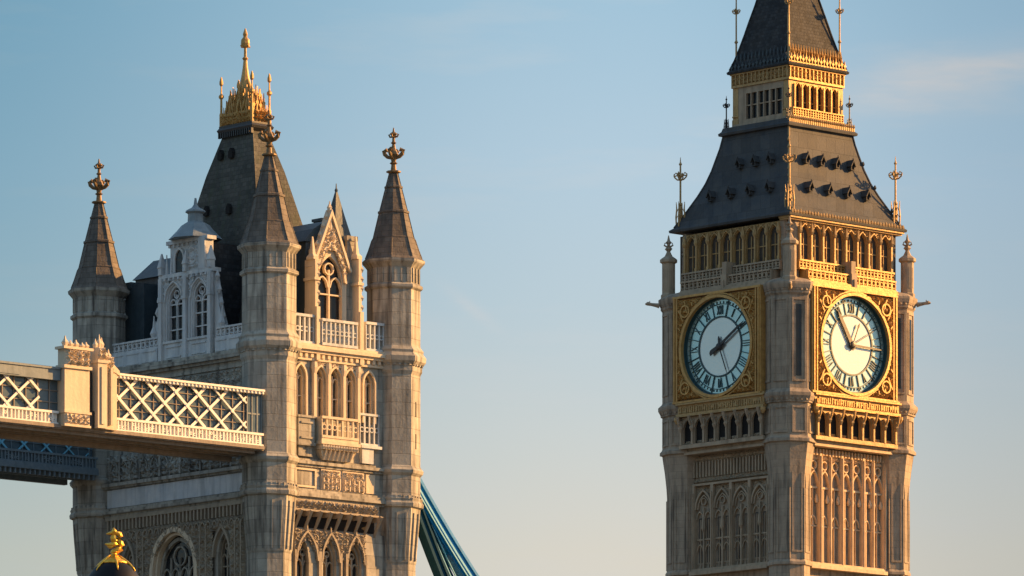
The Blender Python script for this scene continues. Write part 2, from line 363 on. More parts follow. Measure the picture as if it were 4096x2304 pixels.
# ---- corner turrets (octagonal), each with slit panels, pinnacle and gargoyle
def corner_turret():
    t = MB()
    def rg(r, z): return (r, z)
    t.lathe(0, 0, [(1.45,0),(1.45,51.55),(1.58,51.6),(1.58,51.78),(1.47,51.95),(1.45,57.0),(1.50,57.9),(1.62,59.0),(1.76,59.9),(1.80,60.2),(1.98,60.25),(1.98,60.45),(1.84,60.6),
        (1.80,60.7),(1.80,62.95),(1.92,63.0),(1.92,63.12),(2.10,63.45),(2.10,63.68),(1.86,63.9),(1.80,64.0),(1.80,70.55),(1.92,70.7),(1.92,70.85),(2.02,71.05),(2.08,71.3),(2.08,71.45),(1.7,71.7),(.9,71.9)], 8)
    for k in range(8):                           # thin shafts on the arrises
        a = k*OCT
        t.tube([(1.46*math.cos(a), 1.46*math.sin(a), 52.0), (1.46*math.cos(a), 1.46*math.sin(a), 57.0)], .07, 5)
    for i in range(32):
        a = 2*math.pi*(i+.5)/32; rr = math.cos(OCT/2)/math.cos(((a % OCT)-OCT/2))
        for zz, r0 in ((63.14, 1.95), (70.88, 1.94)): t.facet(0, 0, a, .16, r0*rr-.15, r0*rr+.06, zz, zz+.2)
    for k in range(8):                           # framed panels on the facets
        a = (k+.5)*OCT; ap = math.cos(OCT/2)
        for z0, z1, rr, w in ((64.6, 70.2, 1.80, .86), (61.0, 62.6, 1.80, .86), (52.6, 58.6, 1.45, .62)):
            r = rr*ap
            t.facet(0, 0, a, w+.22, r-.1, r+.07, z1, z1+.14); t.facet(0, 0, a, w+.22, r-.1, r+.07, z0-.14, z0)
            for sgn in (-1, 1):
                da = math.atan2(sgn*(w/2+.05), r); rad = math.hypot(r, w/2+.05)
                cx, cy = rad*math.cos(a+da), rad*math.sin(a+da)
                t.facet(cx-r*math.cos(a), cy-r*math.sin(a), a, .10, r-.1, r+.07, z0, z1)
    return t
def slits():
    t = MB()
    for k in (4, 5, 6):
        a = (k+.5)*OCT; r = TR*math.cos(OCT/2)
        if k != 4: t.facet(0, 0, a, .40, r-.1, r+.025, 64.85, 69.9)
    return t
def turret_pinnacle():
    p = MB(); z = 71.5
    p.lathe(0, 0, [(.66,z),(.66,z+.3),(.56,z+.4),(.56,z+2.55),(.74,z+2.65),(.74,z+2.85),(.60,z+2.95),(.34,z+3.1),(.25,z+3.25),(.12,z+3.5)], 8)
    p.lathe(0, 0, [(.12,z+3.4),(.34,z+3.62),(.16,z+3.8),(.13,z+3.95),(.30,z+4.08),(.13,z+4.22),(.04,z+4.6)], 6)
    for k in range(4):
        a = k*math.pi/2+OCT; p.tube([(.1*math.cos(a), .1*math.sin(a), z+3.75),(.38*math.cos(a), .38*math.sin(a), z+3.9),(.3*math.cos(a), .3*math.sin(a), z+4.05)], .07, 5)
    for k in range(8):
        a = (k+.5)*OCT; r = .56*math.cos(OCT/2); p.facet(0, 0, a, .2, r-.05, r+.03, z+.7, z+2.2)
    p.v = [(x*.84, y*.84, q) for x, y, q in p.v]
    return p
def gargoyle():
    p = MB()
    p.tube([(0,0,0),(.28,0,.05),(.58,0,.1),(.85,0,.16),(1.02,0,.12)], [.2,.15,.12,.15,.06], 6)
    p.tube([(.74,0,.24),(.68,.1,.34)], [.05,.02], 4); p.tube([(.74,0,.24),(.68,-.1,.34)], [.05,.02], 4)
    return p
first = None
for i, (sx, sy) in enumerate(((-1,-1),(1,-1),(-1,1),(1,1))):
    ga = math.atan2(sy, sx)
    if first is None:
        tu = corner_turret().build('corner_turret', 'limestone', CT, (sx*C, sy*C, 0))
        sl = slits().build('slit_or_shade_panel', 'glass', tu)
        pn = turret_pinnacle().build('pinnacle', 'limestone_plain', tu, (sx*.95, sy*.95, 0))
        gg = gargoyle().build('gargoyle', 'limestone_plain', tu, (2.0*math.cos(ga), 2.0*math.sin(ga), 71.05), ga)
        first = (tu, sl, pn, gg)
    else:
        tu = copy_part(first[0], CT, (sx*C, sy*C, 0))
        copy_part(first[1], tu)
        copy_part(first[2], tu, (sx*.95, sy*.95, 0))
        copy_part(first[3], tu, (2.0*math.cos(ga), 2.0*math.sin(ga), 71.05), ga)

# ---- lower shaft: tall blind tracery between the turrets
def shaft_tracery(style):
    m = MB(); d0 = -.05
    m.fb(-3.9, 3.9, d0, .62, 51.5, 51.75); m.fb(-3.9, 3.9, d0, .45, 51.75, 51.95)
    if style == 0:
        n = 7; k = 7.7/n
        for i in range(n+1):
            x = -3.85+k*i; big = i % 2 == 1
            m.fb(x-.10, x+.10, d0, .40 if big else .30, 51.95, 59.7)
            m.fb(x-.045, x+.045, .30, .50 if big else .38, 51.95, 59.5)
        for i in range(n):
            a, b = -3.85+k*i+.10, -3.85+k*(i+1)-.10; c = (a+b)/2
            m.ribbon(arch_pts(c, (b-a)/2, 57.6, .85), .09, d0, .24); m.ribbon(arch_pts(c, (b-a)/2-.1, 54.7, .6), .07, d0, .14)
            m.ribbon(circle(c, 58.85, .30, 10), .08, d0, .2, True)
            m.fb(a, b, d0, .16, 57.2, 57.34); m.fb(c-.04, c+.04, d0, .12, 52.0, 57.2); m.fb(a, b, d0, .12, 54.5, 54.6)
            for q in (a+.1, b-.1): m.lathe(q, -.12, [(.1, 56.2), (.17, 56.4), (.05, 56.8)], 5)
        m.relief(-3.9, 3.9, 59.2, 60.0, .05, .22, .62, .1, 3)
        for i in range(24):
            x = -3.75+7.5*i/23; m.fb(x-.07, x+.07, d0, .36, 59.55, 60.0)
    else:
        for x in (-3.75, -1.87, 0, 1.87, 3.75):
            m.fb(x-.13, x+.13, d0, .34, 51.95, 57.9); m.fb(x-.05, x+.05, .34, .44, 51.95, 57.4)
        for c in (-2.81, -.94, .94, 2.81):
            m.ribbon(arch_pts(c, .80, 56.2, 1.35, 8), .13, d0, .26); m.ribbon(arch_pts(c, .62, 56.2, 1.0, 8), .08, d0, .16)
            m.fb(c-.06, c+.06, d0, .22, 51.95, 56.3); m.ribbon(circle(c, 56.75, .25, 10), .07, d0, .18, True)
            for q in (-.40, .40):
                m.ribbon(arch_pts(c+q, .33, 55.5, .55), .07, d0, .17); m.fb(c+q-.03, c+q+.03, d0, .1, 51.95, 55.5)
                m.fb(c+q-.33, c+q+.33, d0, .14, 54.0, 54.1); m.ribbon(arch_pts(c+q, .3, 53.2, .5), .06, d0, .14)
                m.fb(c+q-.33, c+q+.33, d0, .10, 52.3, 52.36)
            m.lathe(c, -.2, [(.08, 54.6), (.17, 54.8), (.14, 55.3), (.05, 55.7)], 6)
            m.relief(c-.78, c+.78, 56.9, 57.85, .0, .14, .4, .07, int(60+c*10), lambda x, z, c=c: abs(x-c) < (57.75-z)*.75, .7)
        m.fb(-3.9, 3.9, d0, .34, 57.9, 58.05)
        for i in range(25):
            x = -3.7+7.4*i/24; m.fb(x-.06, x+.06, d0, .30, 58.5, 59.6)
        m.relief(-3.8, 3.8, 58.1, 58.5, .05, .2, .4, .08, 5)
        m.relief(-3.8, 3.8, 59.6, 60.0, .05, .2, .4, .08, 6)
    return m
shaft_tracery(0).build('blind_tracery', 'sunlit_limestone', CT, **on_face(0, 5.55))
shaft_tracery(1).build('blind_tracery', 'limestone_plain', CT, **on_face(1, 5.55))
def shaft_panels():
    m = MB()
    for i in range(7):
        x = -3.85+1.1*(i+.5)
        for z0, z1 in ((52.2, 54.4), (54.9, 57.1)): m.fb(x-.20, x+.20, .004, .02, z0, z1)
    return m
shaft_panels().build('slit_or_shade_panel', 'louvre_shade', CT, **on_face(0, 5.55))  # dark panels behind the ribs, deepening the shade by colour
pp = MB()
for c in (-2.81, -.94, .94, 2.81):
    for q in (-.40, .40):
        for z0, z1 in ((52.4, 53.9), (54.15, 55.6)): pp.fb(c+q-.22, c+q+.22, .004, .018, z0, z1)
pp.build('slit_or_shade_panel', 'louvre_shade', CT, **on_face(1, 5.55))  # blind recesses of the left face, shade painted as dark panels

# ---- strings, arcade stage, frieze
def string_course():
    m = MB(); m.fb(-4.0, 4.0, -1.3, .25, 60.1, 60.28); m.fb(-4.0, 4.0, -1.3, .12, 60.28, 60.5); return m
def arcade_stage():
    m = MB(); n = 7; k = 8.0/n
    m.fb(-4.2, 4.2, -.9, .12, 60.5, 60.78)
    for i in range(n):
        m.arch_plate(-4.0+k*i, -4.0+k*(i+1), 60.78, 61.95, .62, 62.75, .13, -.2, -.02)
    for i in range(n+1):
        x = -4.0+k*i
        m.fb(x-.075, x+.075, -.02, .16, 60.78, 62.5); m.lathe(x, -.16, [(.06, 61.7), (.17, 61.95), (.05, 62.4)], 5)
        m.tube([(x, -.12, 61.9), (x, -.35, 62.3), (x, -.46, 62.78)], [.07, .09, .12], 5)
    for i in range(n): m.relief(-4.0+k*i+.2, -4.0+k*(i+1)-.2, 60.8, 61.05, -.24, .16, .3, .07, 20+i)
    return m
def frieze():
    m = MB()
    m.fb(-4.35, 4.35, -.7, .42, 62.78, 62.98); m.fb(-4.3, 4.3, -.7, .26, 62.98, 63.62); m.fb(-4.4, 4.4, -.7, .46, 63.62, 63.74); m.fb(-4.35, 4.35, -.7, .30, 63.74, 63.86)
    rg = random.Random(4); x = -4.15
    while x < 4.1:                               # carved upright strokes of the gilt band
        wv = rg.uniform(.07, .13); h = rg.uniform(.3, .46)
        m.fb(x, x+wv, .26, .35, 63.06, 63.06+h)
        if rg.random() < .55: m.fb(x+wv, x+wv+.12, .26, .33, 63.06+h*rg.choice((0, .45, .8)), 63.06+h*rg.choice((0, .45, .8))+.1)
        x += wv+rg.uniform(.09, .17)
    for sx in (-4.3, 4.3): m.lathe(sx, -.35, [(.08, 62.3), (.22, 62.55), (.22, 62.75), (.1, 62.8)], 8)
    return m
dark_back = MB(); dark_back.fb(-4.0, 4.0, -.34, -.24, 60.78, 62.75)  # near-black sheet behind the arches, painting the shade of the openings
for k in (0, 1):  # brighter coats on the sun side, duller on the other: light in the colour
    string_course().build('string_course', 'sunlit_limestone' if k == 0 else 'limestone_plain', CT, **on_face(k, 6.3))
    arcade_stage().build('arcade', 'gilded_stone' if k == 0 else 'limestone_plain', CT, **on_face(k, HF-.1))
    dark_back.build('arcade_shade_sheet', 'dark', CT, **on_face(k, HF-.1))
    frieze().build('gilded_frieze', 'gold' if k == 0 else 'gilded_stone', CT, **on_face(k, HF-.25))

# ---- the dials
RD = 3.45
def dial_frame():
    m = MB(); z0, z1 = 63.9, 71.25; hs = 4.05
    m.fb(-4.38, -hs, -.6, .14, z0, z1); m.fb(hs, 4.38, -.6, .14, z0, z1)
    for sx in (-1, 1):
        for q in (3.93, 4.2): m.fb(sx*q-.05, sx*q+.05, .0, .22, z0, z1)
    m.fb(-4.38, 4.38, -.6, .2, z1, z1+.16); m.fb(-4.38, 4.38, -.6, .2, z0-.14, z0)
    for q, wd, dd in ((RD+.10, .20, .26), (RD+.30, .10, .16)): m.ribbon(circle(0, MID, q, 64), wd, -.02, dd, True)
    sk = lambda x, z: math.hypot(x, z-MID) < RD+.34
    m.relief(-3.85, 3.85, z0+.1, z1-.1, .0, .24, .50, .06, 8, sk, .75, .42)
    rg = random.Random(12)
    for sx in (-1, 1):
        for sz in (-1, 1):                       # radiating gilt leaves in each spandrel
            for q in range(7):
                a = R(14+62*q/6); pts = [(sx*rr*math.cos(a+.05*math.sin(rr*3)), MID+sz*rr*math.sin(a+.05*math.sin(rr*3))) for rr in (3.85, 4.1, 4.4, 4.7)]
                pts = [(x, z) for x, z in pts if abs(x) < 3.8 and z0+.12 < z < z1-.12]
                if len(pts) > 1: m.ribbon(pts, .09, .0, .27)
    for sx in (-1, 1):
        for zz in (MID-2.75, MID+2.75):
            m.ribbon(circle(sx*3.05, zz, .42, 12), .1, 0, .3, True); m.lathe(sx*3.05, -.25, [(.12, zz-.1), (.16, zz), (.05, zz+.1)], 6)
    return m
def spandrel():
    m = MB(); z0, z1 = 63.9, 71.25; hs = 4.05
    n = 64; o = len(m.v)
    for i in range(n):                           # spandrel plate with the round opening
        a = 2*math.pi*i/n; c, s = math.cos(a), math.sin(a)
        q = min(hs/abs(c) if abs(c) > 1e-6 else 1e9, ((z1-MID) if s > 0 else (MID-z0))/abs(s) if abs(s) > 1e-6 else 1e9)
        m.v += [(RD*c, -.0, MID+RD*s), (q*c, -.0, MID+q*s), (RD*c, .5, MID+RD*s)]
    for i in range(n):
        a = o+3*i; b = o+3*((i+1) % n); m.f += [(a, b, b+1, a+1)]
    return m
def dial_reveal():
    m = MB(); n = 64
    a = [(RD*math.cos(2*math.pi*i/n), 0, MID+RD*math.sin(2*math.pi*i/n)) for i in range(n)]
    b = [(x*.99, .26, MID+(z-MID)*.99) for x, y, z in a]; m.loft([a, b], False, False)
    m.ribbon(circle(0, MID, RD-.08, 64), .10, -.26, -.20, True)
    return m
def ring(r0, r1, d, n=48):
    m = MB(); o = 0
    for i in range(n):
        c, s = math.cos(2*math.pi*i/n), math.sin(2*math.pi*i/n)
        m.v += [(r0*c, -d, MID+r0*s), (r1*c, -d, MID+r1*s)]
    for i in range(n): j = (i+1) % n; m.f.append((2*i, 2*j, 2*j+1, 2*i+1))
    return m
def numerals():
    m = MB(); dd0, dd1 = -.245, -.20
    m.ribbon(circle(0, MID, 2.12, 48), .12, dd0, dd1, True)
    m.ribbon(circle(0, MID, 3.02, 48), .05, dd0, dd1, True)
    RN = ['XII','I','II','III','IIII','V','VI','VII','VIII','IX','X','XI']
    for h, txt in enumerate(RN):
        th = 2*math.pi*h/12
        def P(t, r): return (t*math.cos(th)+r*math.sin(th), MID-t*math.sin(th)+r*math.cos(th))
        wd = {'I': .17, 'V': .30, 'X': .30}; tot = sum(wd[c] for c in txt); x = -tot/2
        for c in txt:
            k = wd[c]
            if c == 'I': m.ribbon([P(x+k/2, 2.28), P(x+k/2, 2.92)], .062, dd0, dd1)
            elif c == 'V': m.ribbon([P(x+.04, 2.92), P(x+k/2, 2.28), P(x+k-.04, 2.92)], .055, dd0, dd1)
            else:
                m.ribbon([P(x+.03, 2.92), P(x+k-.03, 2.28)], .062, dd0, dd1); m.ribbon([P(x+k-.03, 2.92), P(x+.03, 2.28)], .04, dd0, dd1)
            x += k
        t2 = th+math.pi/12
        m.ribbon([(2.12*math.sin(t2), MID+2.12*math.cos(t2)), (3.3*math.sin(t2), MID+3.3*math.cos(t2))], .06, dd0, dd1)
    for i in range(60):
        a = 2*math.pi*i/60; m.ribbon([(3.06*math.sin(a), MID+3.06*math.cos(a)), (3.22*math.sin(a), MID+3.22*math.cos(a))], .035, dd0, dd1)
    return m
def hand(deg, ln, tail, w0, w1, d):
    m = MB(); th = R(deg)
    def P(t, r): return (t*math.cos(th)+r*math.sin(th), MID-t*math.sin(th)+r*math.cos(th))
    m.extr([P(-w0/2, -tail), P(w0/2, -tail), P(w0*.5, 0), P(w0*.42, ln*.75), P(w1/2, ln*.86), P(0, ln), P(-w1/2, ln*.86), P(-w0*.42, ln*.75), P(-w0*.5, 0)], d, d+.06)
    return m
def hub():
    m = MB(); m.loft([[(x, -d, z) for x, z in circle(0, MID, r, 12)] for r, d in ((.26, -.20), (.28, -.12), (.2, .02), (.08, .05))]); return m
HANDS = {0: [('hour_hand', 327, 2.75, .35, .34, .22, -.16), ('minute_hand', 92, 3.15, .3, .14, .10, -.09), ('pointer', 24, 1.75, .1, .06, .16, -.13), ('pointer', 62, 2.3, .1, .05, .04, -.12)],
         1: [('minute_hand', 58, 2.95, 1.0, .20, .12, -.09), ('hour_hand', 248, 1.05, .45, .34, .26, -.16), ('pointer', 158, 2.1, .1, .07, .05, -.13), ('pointer', 355, .75, .1, .20, .12, -.17)]}
df = None
for k in (0, 1):
    pl = on_face(k, HF)
    if df is None:
        D = df = dial_frame().build('dial_surround', 'gold', CT, **pl)
        kids = [spandrel().build('spandrel', 'gilt_ground', D), dial_reveal().build('dial_reveal', 'teal_iron', D), ring(0.0001, 2.15, -.255).build('dial_centre', 'opal', D),
                ring(2.15, RD, -.255).build('numeral_ring', 'teal_glass', D), numerals().build('numerals', 'teal_iron', D), hub().build('hand_hub', 'iron', D)]
    else:
        D = copy_part(df, CT, pl['loc'], pl['rz'])
        for c in kids: copy_part(c, D)
    D.location += Vector((-.35, 0, 0)) if k == 0 else Vector((0, .28, 0))
    for nm, *a in HANDS[k]: hand(*a).build(nm, 'iron', D)
    D['label'] = 'sunlit cream dial in gold square' if k == 0 else 'shaded pale blue dial in gold square'

# ---- cornice and gilt balustrades above the dials
def upper_bands():
    m = MB()
    m.fb(-4.4, 4.4, -1.6, .34, 71.42, 71.62); m.fb(-4.5, 4.5, -1.6, .18, 71.62, 71.8)
    balustrade(m, -4.5, -.28, 71.8, 72.55, -.25, .0, .42); balustrade(m, .28, 4.5, 71.8, 72.55, -.25, .0, .42)
    m.fb(-4.5, 4.5, -1.2, -.3, 71.8, 72.5)
    balustrade(m, -4.9, -.28, 72.55, 73.25, -.75, -.5, .36); balustrade(m, .28, 4.9, 72.55, 73.25, -.75, -.5, .36)
    m.fb(-4.9, 4.9, -1.2, -.8, 72.5, 73.2)
    return m
def centre_pier():
    m = MB(); m.fb(-.27, .27, -.9, .2, 71.4, 72.6); m.fb(-.22, .22, -.9, .1, 72.6, 73.5); m.fb(-.1, .1, .1, .3, 71.0, 72.2); return m
def belfry_arcade():
    m = MB(); n = 8; k = 9.4/n; z0 = 73.2
    for i in range(n):
        m.arch_plate(-4.7+k*i, -4.7+k*(i+1), z0, 75.0, .72, 76.0, .15, -.15, 0)
        c = -4.7+k*(i+.5)
        m.ribbon(arch_pts(c, k*.43, 75.0, .85), .07, 0, .1); m.relief(c-k*.45, c+k*.45, 75.6, 76.0, 0, .14, .3, .07, 40+i, lambda x, z, c=c: abs(x-c) < .2 and z < 75.85)
        m.fb(c-.03, c+.03, -.155, -.08, z0, 75.2); m.fb(c-k*.34, c+k*.34, -.155, -.09, 74.35, 74.42)
    for i in range(n+1):
        x = -4.7+k*i; m.fb(x-.07, x+.07, 0, .2, z0, 75.6); m.fb(x-.11, x+.11, 0, .24, z0, z0+.3); m.lathe(x, -.2, [(.09, 75.1), (.16, 75.3), (.04, 75.9)], 5)
    return m
def belfry_pier():
    m = MB(); a = 5.62
    m.loft([[(-a, -4.7, z), (-a, -5.05, z), (-5.05, -a, z), (-4.7, -a, z), (-4.7, -4.7, z)] for z in (71.8, 76.1)])
    for zz in (73.0, 74.6): m.loft([[(-a-.06, -4.65, z), (-a-.06, -5.08, z), (-5.08, -a-.06, z), (-4.65, -a-.06, z), (-4.65, -4.65, z)] for z in (zz, zz+.14)])
    m.facet(0, 0, R(225), .5, 7.5, 7.6, 73.3, 74.5); m.facet(0, 0, R(225), .5, 7.5, 7.6, 74.9, 75.9)
    return m
def eave():
    m = MB()
    m.fb(-5.75, 5.75, -.9, .16, 76.0, 76.12); m.fb(-5.85, 5.85, -.9, .30, 76.12, 76.3)
    rg = random.Random(9)
    for i in range(40):
        x = -5.7+11.4*i/39; m.lathe(x, -.3, [(.06, 76.28), (.12, 76.42), (.13, 76.55), (.05, 76.68+rg.random()*.1)], 5)
    m.relief(-5.8, 5.8, 76.3, 76.62, .18, .16, .3, .07, 14)
    return m
for k in (0, 1):
    upper_bands().build('balustrade', 'gold' if k == 0 else 'limestone_plain', CT, **on_face(k, HF-.45))  # same bands on both sides; dull stone paints the left side's shade
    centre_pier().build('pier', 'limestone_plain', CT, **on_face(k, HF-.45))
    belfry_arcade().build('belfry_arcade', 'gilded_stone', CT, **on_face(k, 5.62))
for k in range(4):
    belfry_pier().build('pier', 'limestone', CT, rz=-math.pi/2*k)
for k in (2, 3):
    b = MB(); b.fb(-4.7, 4.7, -.5, 0, 71.8, 76.0); b.build('wall', 'gilded_stone', CT, **on_face(k, 5.62))
eave().build('eaves_ornament', 'gilded_stone', CT, **on_face(0, 5.65))

# ---- lower roof
roof = MB()
PR = [(6.02,76.26),(6.05,76.42),(5.78,76.62),(5.42,77.25),(5.02,78.0),(4.58,78.85),(4.18,79.75),(3.86,80.7),(3.60,81.7),(3.40,82.5),(3.28,83.15)]
roof.frustum([(r, r, z) for r, z in PR])
RF = roof.build('lower_roof', 'roof_iron', CT)
def roof_r(z, P=PR):
    for (r0, z0), (r1, z1) in zip(P, P[1:]):
        if z0 <= z <= z1: return r0+(r1-r0)*(z-z0)/(z1-z0)
    return P[-1][0]
def lucarne():
    m = MB(); wd, h, pr = .18, .28, .40            # a small gabled vent, its mouth plugged near-black to paint the shade inside
    m.box(-wd, -wd+.06, -pr, .5, 0, h); m.box(wd-.06, wd, -pr, .5, 0, h); m.box(-wd, wd, -pr, .5, -.06, 0)
    m.add([(-wd-.1,-pr-.1,h-.06),(0,-pr-.1,h+.42),(wd+.1,-pr-.1,h-.06),(-wd-.1,.7,h-.06),(0,.7,h+.42),(wd+.1,.7,h-.06),
           (-wd-.04,-pr-.1,h-.10),(0,-pr-.1,h+.30),(wd+.04,-pr-.1,h-.10),(-wd-.04,.7,h-.10),(0,.7,h+.30),(wd+.04,.7,h-.10)],
          [(0,1,4,3),(1,2,5,4),(6,9,10,7),(7,10,11,8),(0,6,7,1),(1,7,8,2),(3,4,10,9),(4,5,11,10),(0,3,9,6),(2,8,11,5)])
    m.lathe(0, -pr-.02, [(.04,h+.36),(.06,h+.45),(.02,h+.55)], 5)
    return m
def mouth():
    m = MB(); m.extr([(-.13,0),(.13,0),(.13,.26),(0,.47),(-.13,.26)], .20, .34); return m
luc = mo = None
for k in (0, 1):
    for z, xs in ((80.55, (-2.35, -.8, .75, 2.3)), (78.35, (-2.95, -1.0, .95, 2.9))):
        for x in xs:
            if k == 1 and z > 80 and x < -2: continue
            if k == 1: x = x-.35*(1 if z > 80 else .5)+.3
            a = -math.pi/2*k; r = roof_r(z)
            lx, ly = x, -(r-.06); loc = (lx*math.cos(a)-ly*math.sin(a), lx*math.sin(a)+ly*math.cos(a), z)
            if luc is None:
                luc = lucarne().build('lucarne', 'roof_iron', RF, loc, a); mo = mouth().build('opening', 'dark', luc)
            else:
                c = copy_part(luc, RF, loc, a); copy_part(mo, c)
led = MB()
led.frustum([(3.2,3.2,83.1),(3.52,3.52,83.18),(3.55,3.55,83.34),(3.38,3.38,83.5),(3.3,3.3,83.75),(2.9,2.9,83.8)])
led.build('ledge', 'roof_iron', CT)
led = MB()
for i in range(34):
    x = -3.3+6.6*i/33; led.fb(x-.06, x+.06, -.1, .08, 83.36, 83.74); led.lathe(x, -.06, [(.05,83.7),(.09,83.82),(.02,83.98)], 5)
led.build('ledge_ornament', 'gilded_stone', CT, **on_face(0, 3.34))

# ---- lantern
def lantern_arcade():
    m = MB(); n = 6; k = 4.5/n
    m.fb(-2.78, 2.78, -.35, .06, 83.8, 84.0)
    for i in range(n):
        m.arch_plate(-2.25+k*i, -2.25+k*(i+1), 84.0, 85.95, .42, 86.6, .10, -.17, 0)
        c = -2.25+k*(i+.5); m.ribbon(arch_pts(c, k*.42, 85.95, .5), .05, 0, .07); m.fb(c-.02, c+.02, -.18, -.12, 84.0, 86.1); m.fb(c-k*.36, c+k*.36, -.18, -.13, 85.1, 85.16)
    for i in range(n+1): x = -2.25+k*i; m.fb(x-.055, x+.055, 0, .13, 84.0, 86.35)
    balustrade(m, -2.6, 2.6, 84.0, 84.62, .14, .26, .26, .08)
    return m
def lantern_windows():
    m = MB(); m.fb(-2.78, 2.78, -.35, .06, 83.8, 84.0)
    for x0, x1 in ((-2.25,-1.6),): m.fb(x0, x1, -.3, 0, 84.0, 86.6)
    m.fb(-1.6, 2.25, -.3, 0, 86.1, 86.6); m.fb(-1.6, 2.25, -.3, .02, 84.0, 84.25)
    for x, wd in ((-1.5,.1),(-.95,.08),(-.3,.16),(.32,.08),(.92,.16),(1.5,.08),(2.18,.1)): m.fb(x-wd/2, x+wd/2, -.3, .04, 84.25, 86.1)
    for x0, x1 in ((-1.5,-.3),(-.3,.92),(.92,2.18)): m.fb(x0, x1, -.26, -.04, 85.2, 85.28)
    return m
def lantern_frieze():
    m = MB()
    m.fb(-2.85, 2.85, -.5, .12, 86.6, 86.78); m.fb(-2.8, 2.8, -.5, 0, 86.78, 87.55)
    m.relief(-2.75, 2.75, 86.8, 87.5, 0, .16, .38, .05, 30, None, .8)
    for i in range(15): x = -2.75+5.5*i/14; m.fb(x-.05, x+.05, 0, .17, 86.78, 87.5)
    m.fb(-2.9, 2.9, -.5, .2, 87.5, 87.62)
    return m
for k in (0, 1):  # gold where the sun falls, duller coats on the shaded side, by colour
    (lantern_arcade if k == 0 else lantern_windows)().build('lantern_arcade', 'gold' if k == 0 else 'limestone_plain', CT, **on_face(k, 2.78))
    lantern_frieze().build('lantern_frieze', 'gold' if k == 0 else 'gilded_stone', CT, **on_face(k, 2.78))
for k in (2, 3):
    b = MB(); b.fb(-2.25, 2.25, -.3, 0, 83.8, 87.6); b.build('lantern_wall', 'gilded_stone', CT, **on_face(k, 2.78))
po = None
for sx, sy in ((-1,-1),(1,-1),(-1,1),(1,1)):
    if po is None:
        b = MB(); b.frustum([(.3,.3,83.8),(.3,.3,84.3),(.26,.26,84.4),(.26,.26,86.6)]); b.lathe(0,0,[(.12,84.4),(.42,84.5),(.42,84.6),(.2,84.7)],8)
        po = b.build('corner_post', 'gilded_stone', CT, (sx*2.53, sy*2.53, 0))
    else: copy_part(po, CT, (sx*2.53, sy*2.53, 0))

# ---- upper roof and spire
PU = [(3.08,87.60),(3.12,87.74),(2.96,87.9),(2.70,88.6),(2.44,89.5),(2.20,90.4),(1.98,91.3),(1.55,93.0),(1.15,95.0),(.78,97.6),(.5,100.2),(.34,102)]
ur = MB(); ur.frustum([(r, r, z) for r, z in PU])
UR = ur.build('upper_roof', 'slate', CT)
sp = MB(); iron_finial(sp, 0, 0, 101.9, 7.5, .12, .7, 0, False); sp.build('spire_finial', 'gold', UR)
for k in (0, 1):
    m = MB()
    if k == 0:
        cresting(m, -2.9, 2.9, 87.74, .95, .30, .02, .08); m.fb(-2.95, 2.95, -.1, .04, 87.74, 87.92)
        for i in range(20):
            x = -2.6+5.2*i/19; m.lathe(x, .22, [(.05, 88.5), (.11, 88.75), (.06, 88.95), (.02, 89.2)], 5)
    else:
        cresting(m, -2.9, 2.9, 87.74, .75, .36, .0, .06)
        for i in range(14):
            x = -2.4+4.8*i/13; m.lathe(x, .25, [(.04, 88.4), (.08, 88.7), (.02, 89.05)], 5)
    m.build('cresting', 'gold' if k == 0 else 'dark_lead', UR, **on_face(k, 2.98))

# ---- metal finials on the corners
def fin(nm, r, z, h, rad, wd, m, cage=True):
    f = None
    for sx, sy in ((-1,-1),(1,-1),(-1,1),(1,1)):
        if f is None:
            b = MB(); iron_finial(b, 0, 0, z, h, rad, wd, OCT*.5, cage); f = b.build(nm, m, CT, (sx*r, sy*r, 0))
        else: copy_part(f, CT, (sx*r, sy*r, 0))
fin('roof_finial', 5.45, 76.7, 5.0, .075, .50, 'gilded_stone')
fin('ledge_finial', 3.12, 83.5, 2.6, .05, .26, 'iron')
fin('eave_finial', 2.62, 88.2, 5.4, .06, .30, 'gilded_stone', False)
for sx, sy in ((-1,-1),(1,-1),(-1,1),(1,1)):     # lead rolls on the hips, crocketed
    hp = MB(); hp.tube([(sx*r, sy*r, z) for r, z in PR[2:]], .075, 6)
    if sy < 0:
        for i in range(3 if sx > 0 else 9):
            z = 77.6+i*(1.7 if sx > 0 else .55); r = roof_r(z)+.03
            hp.lathe(sx*r, sy*r, [(.05, z), (.13, z+.1), (.10, z+.22), (.03, z+.34)], 5)
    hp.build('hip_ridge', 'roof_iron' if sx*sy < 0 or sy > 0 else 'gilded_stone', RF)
for sx, sy in ((-1,-1),(1,-1),(-1,1),(1,1)):
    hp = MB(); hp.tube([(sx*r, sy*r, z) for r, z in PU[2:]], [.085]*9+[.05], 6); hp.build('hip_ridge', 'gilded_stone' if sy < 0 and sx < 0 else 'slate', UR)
# ================================================================== BRIDGE TOWER
BA = 48.0; A, B = 4.295, 7.11
BT = empty('bridge_tower', (-14.22, 358.2, 0), R(90-BA), label='grey gothic bridge tower with four corner spires and a gold-crowned slate roof', category='bridge tower')
ca, sa = math.cos(R(90-BA)), math.sin(R(90-BA))
def bworld(u, v, z): return (-14.22+u*ca-v*sa, 358.2+u*sa+v*ca, z)
FR = dict(loc=(0, -(B+.05), 0), rz=0.0)          # sunlit face, faces -y
FL = dict(loc=(-(A+.05), 0, 0), rz=-math.pi/2)   # walkway face, faces -x

b = MB(); b.box(-A-.05, A+.05, -B-.05, B+.05, 0, 50.2); b.build('wall', 'granite', BT)

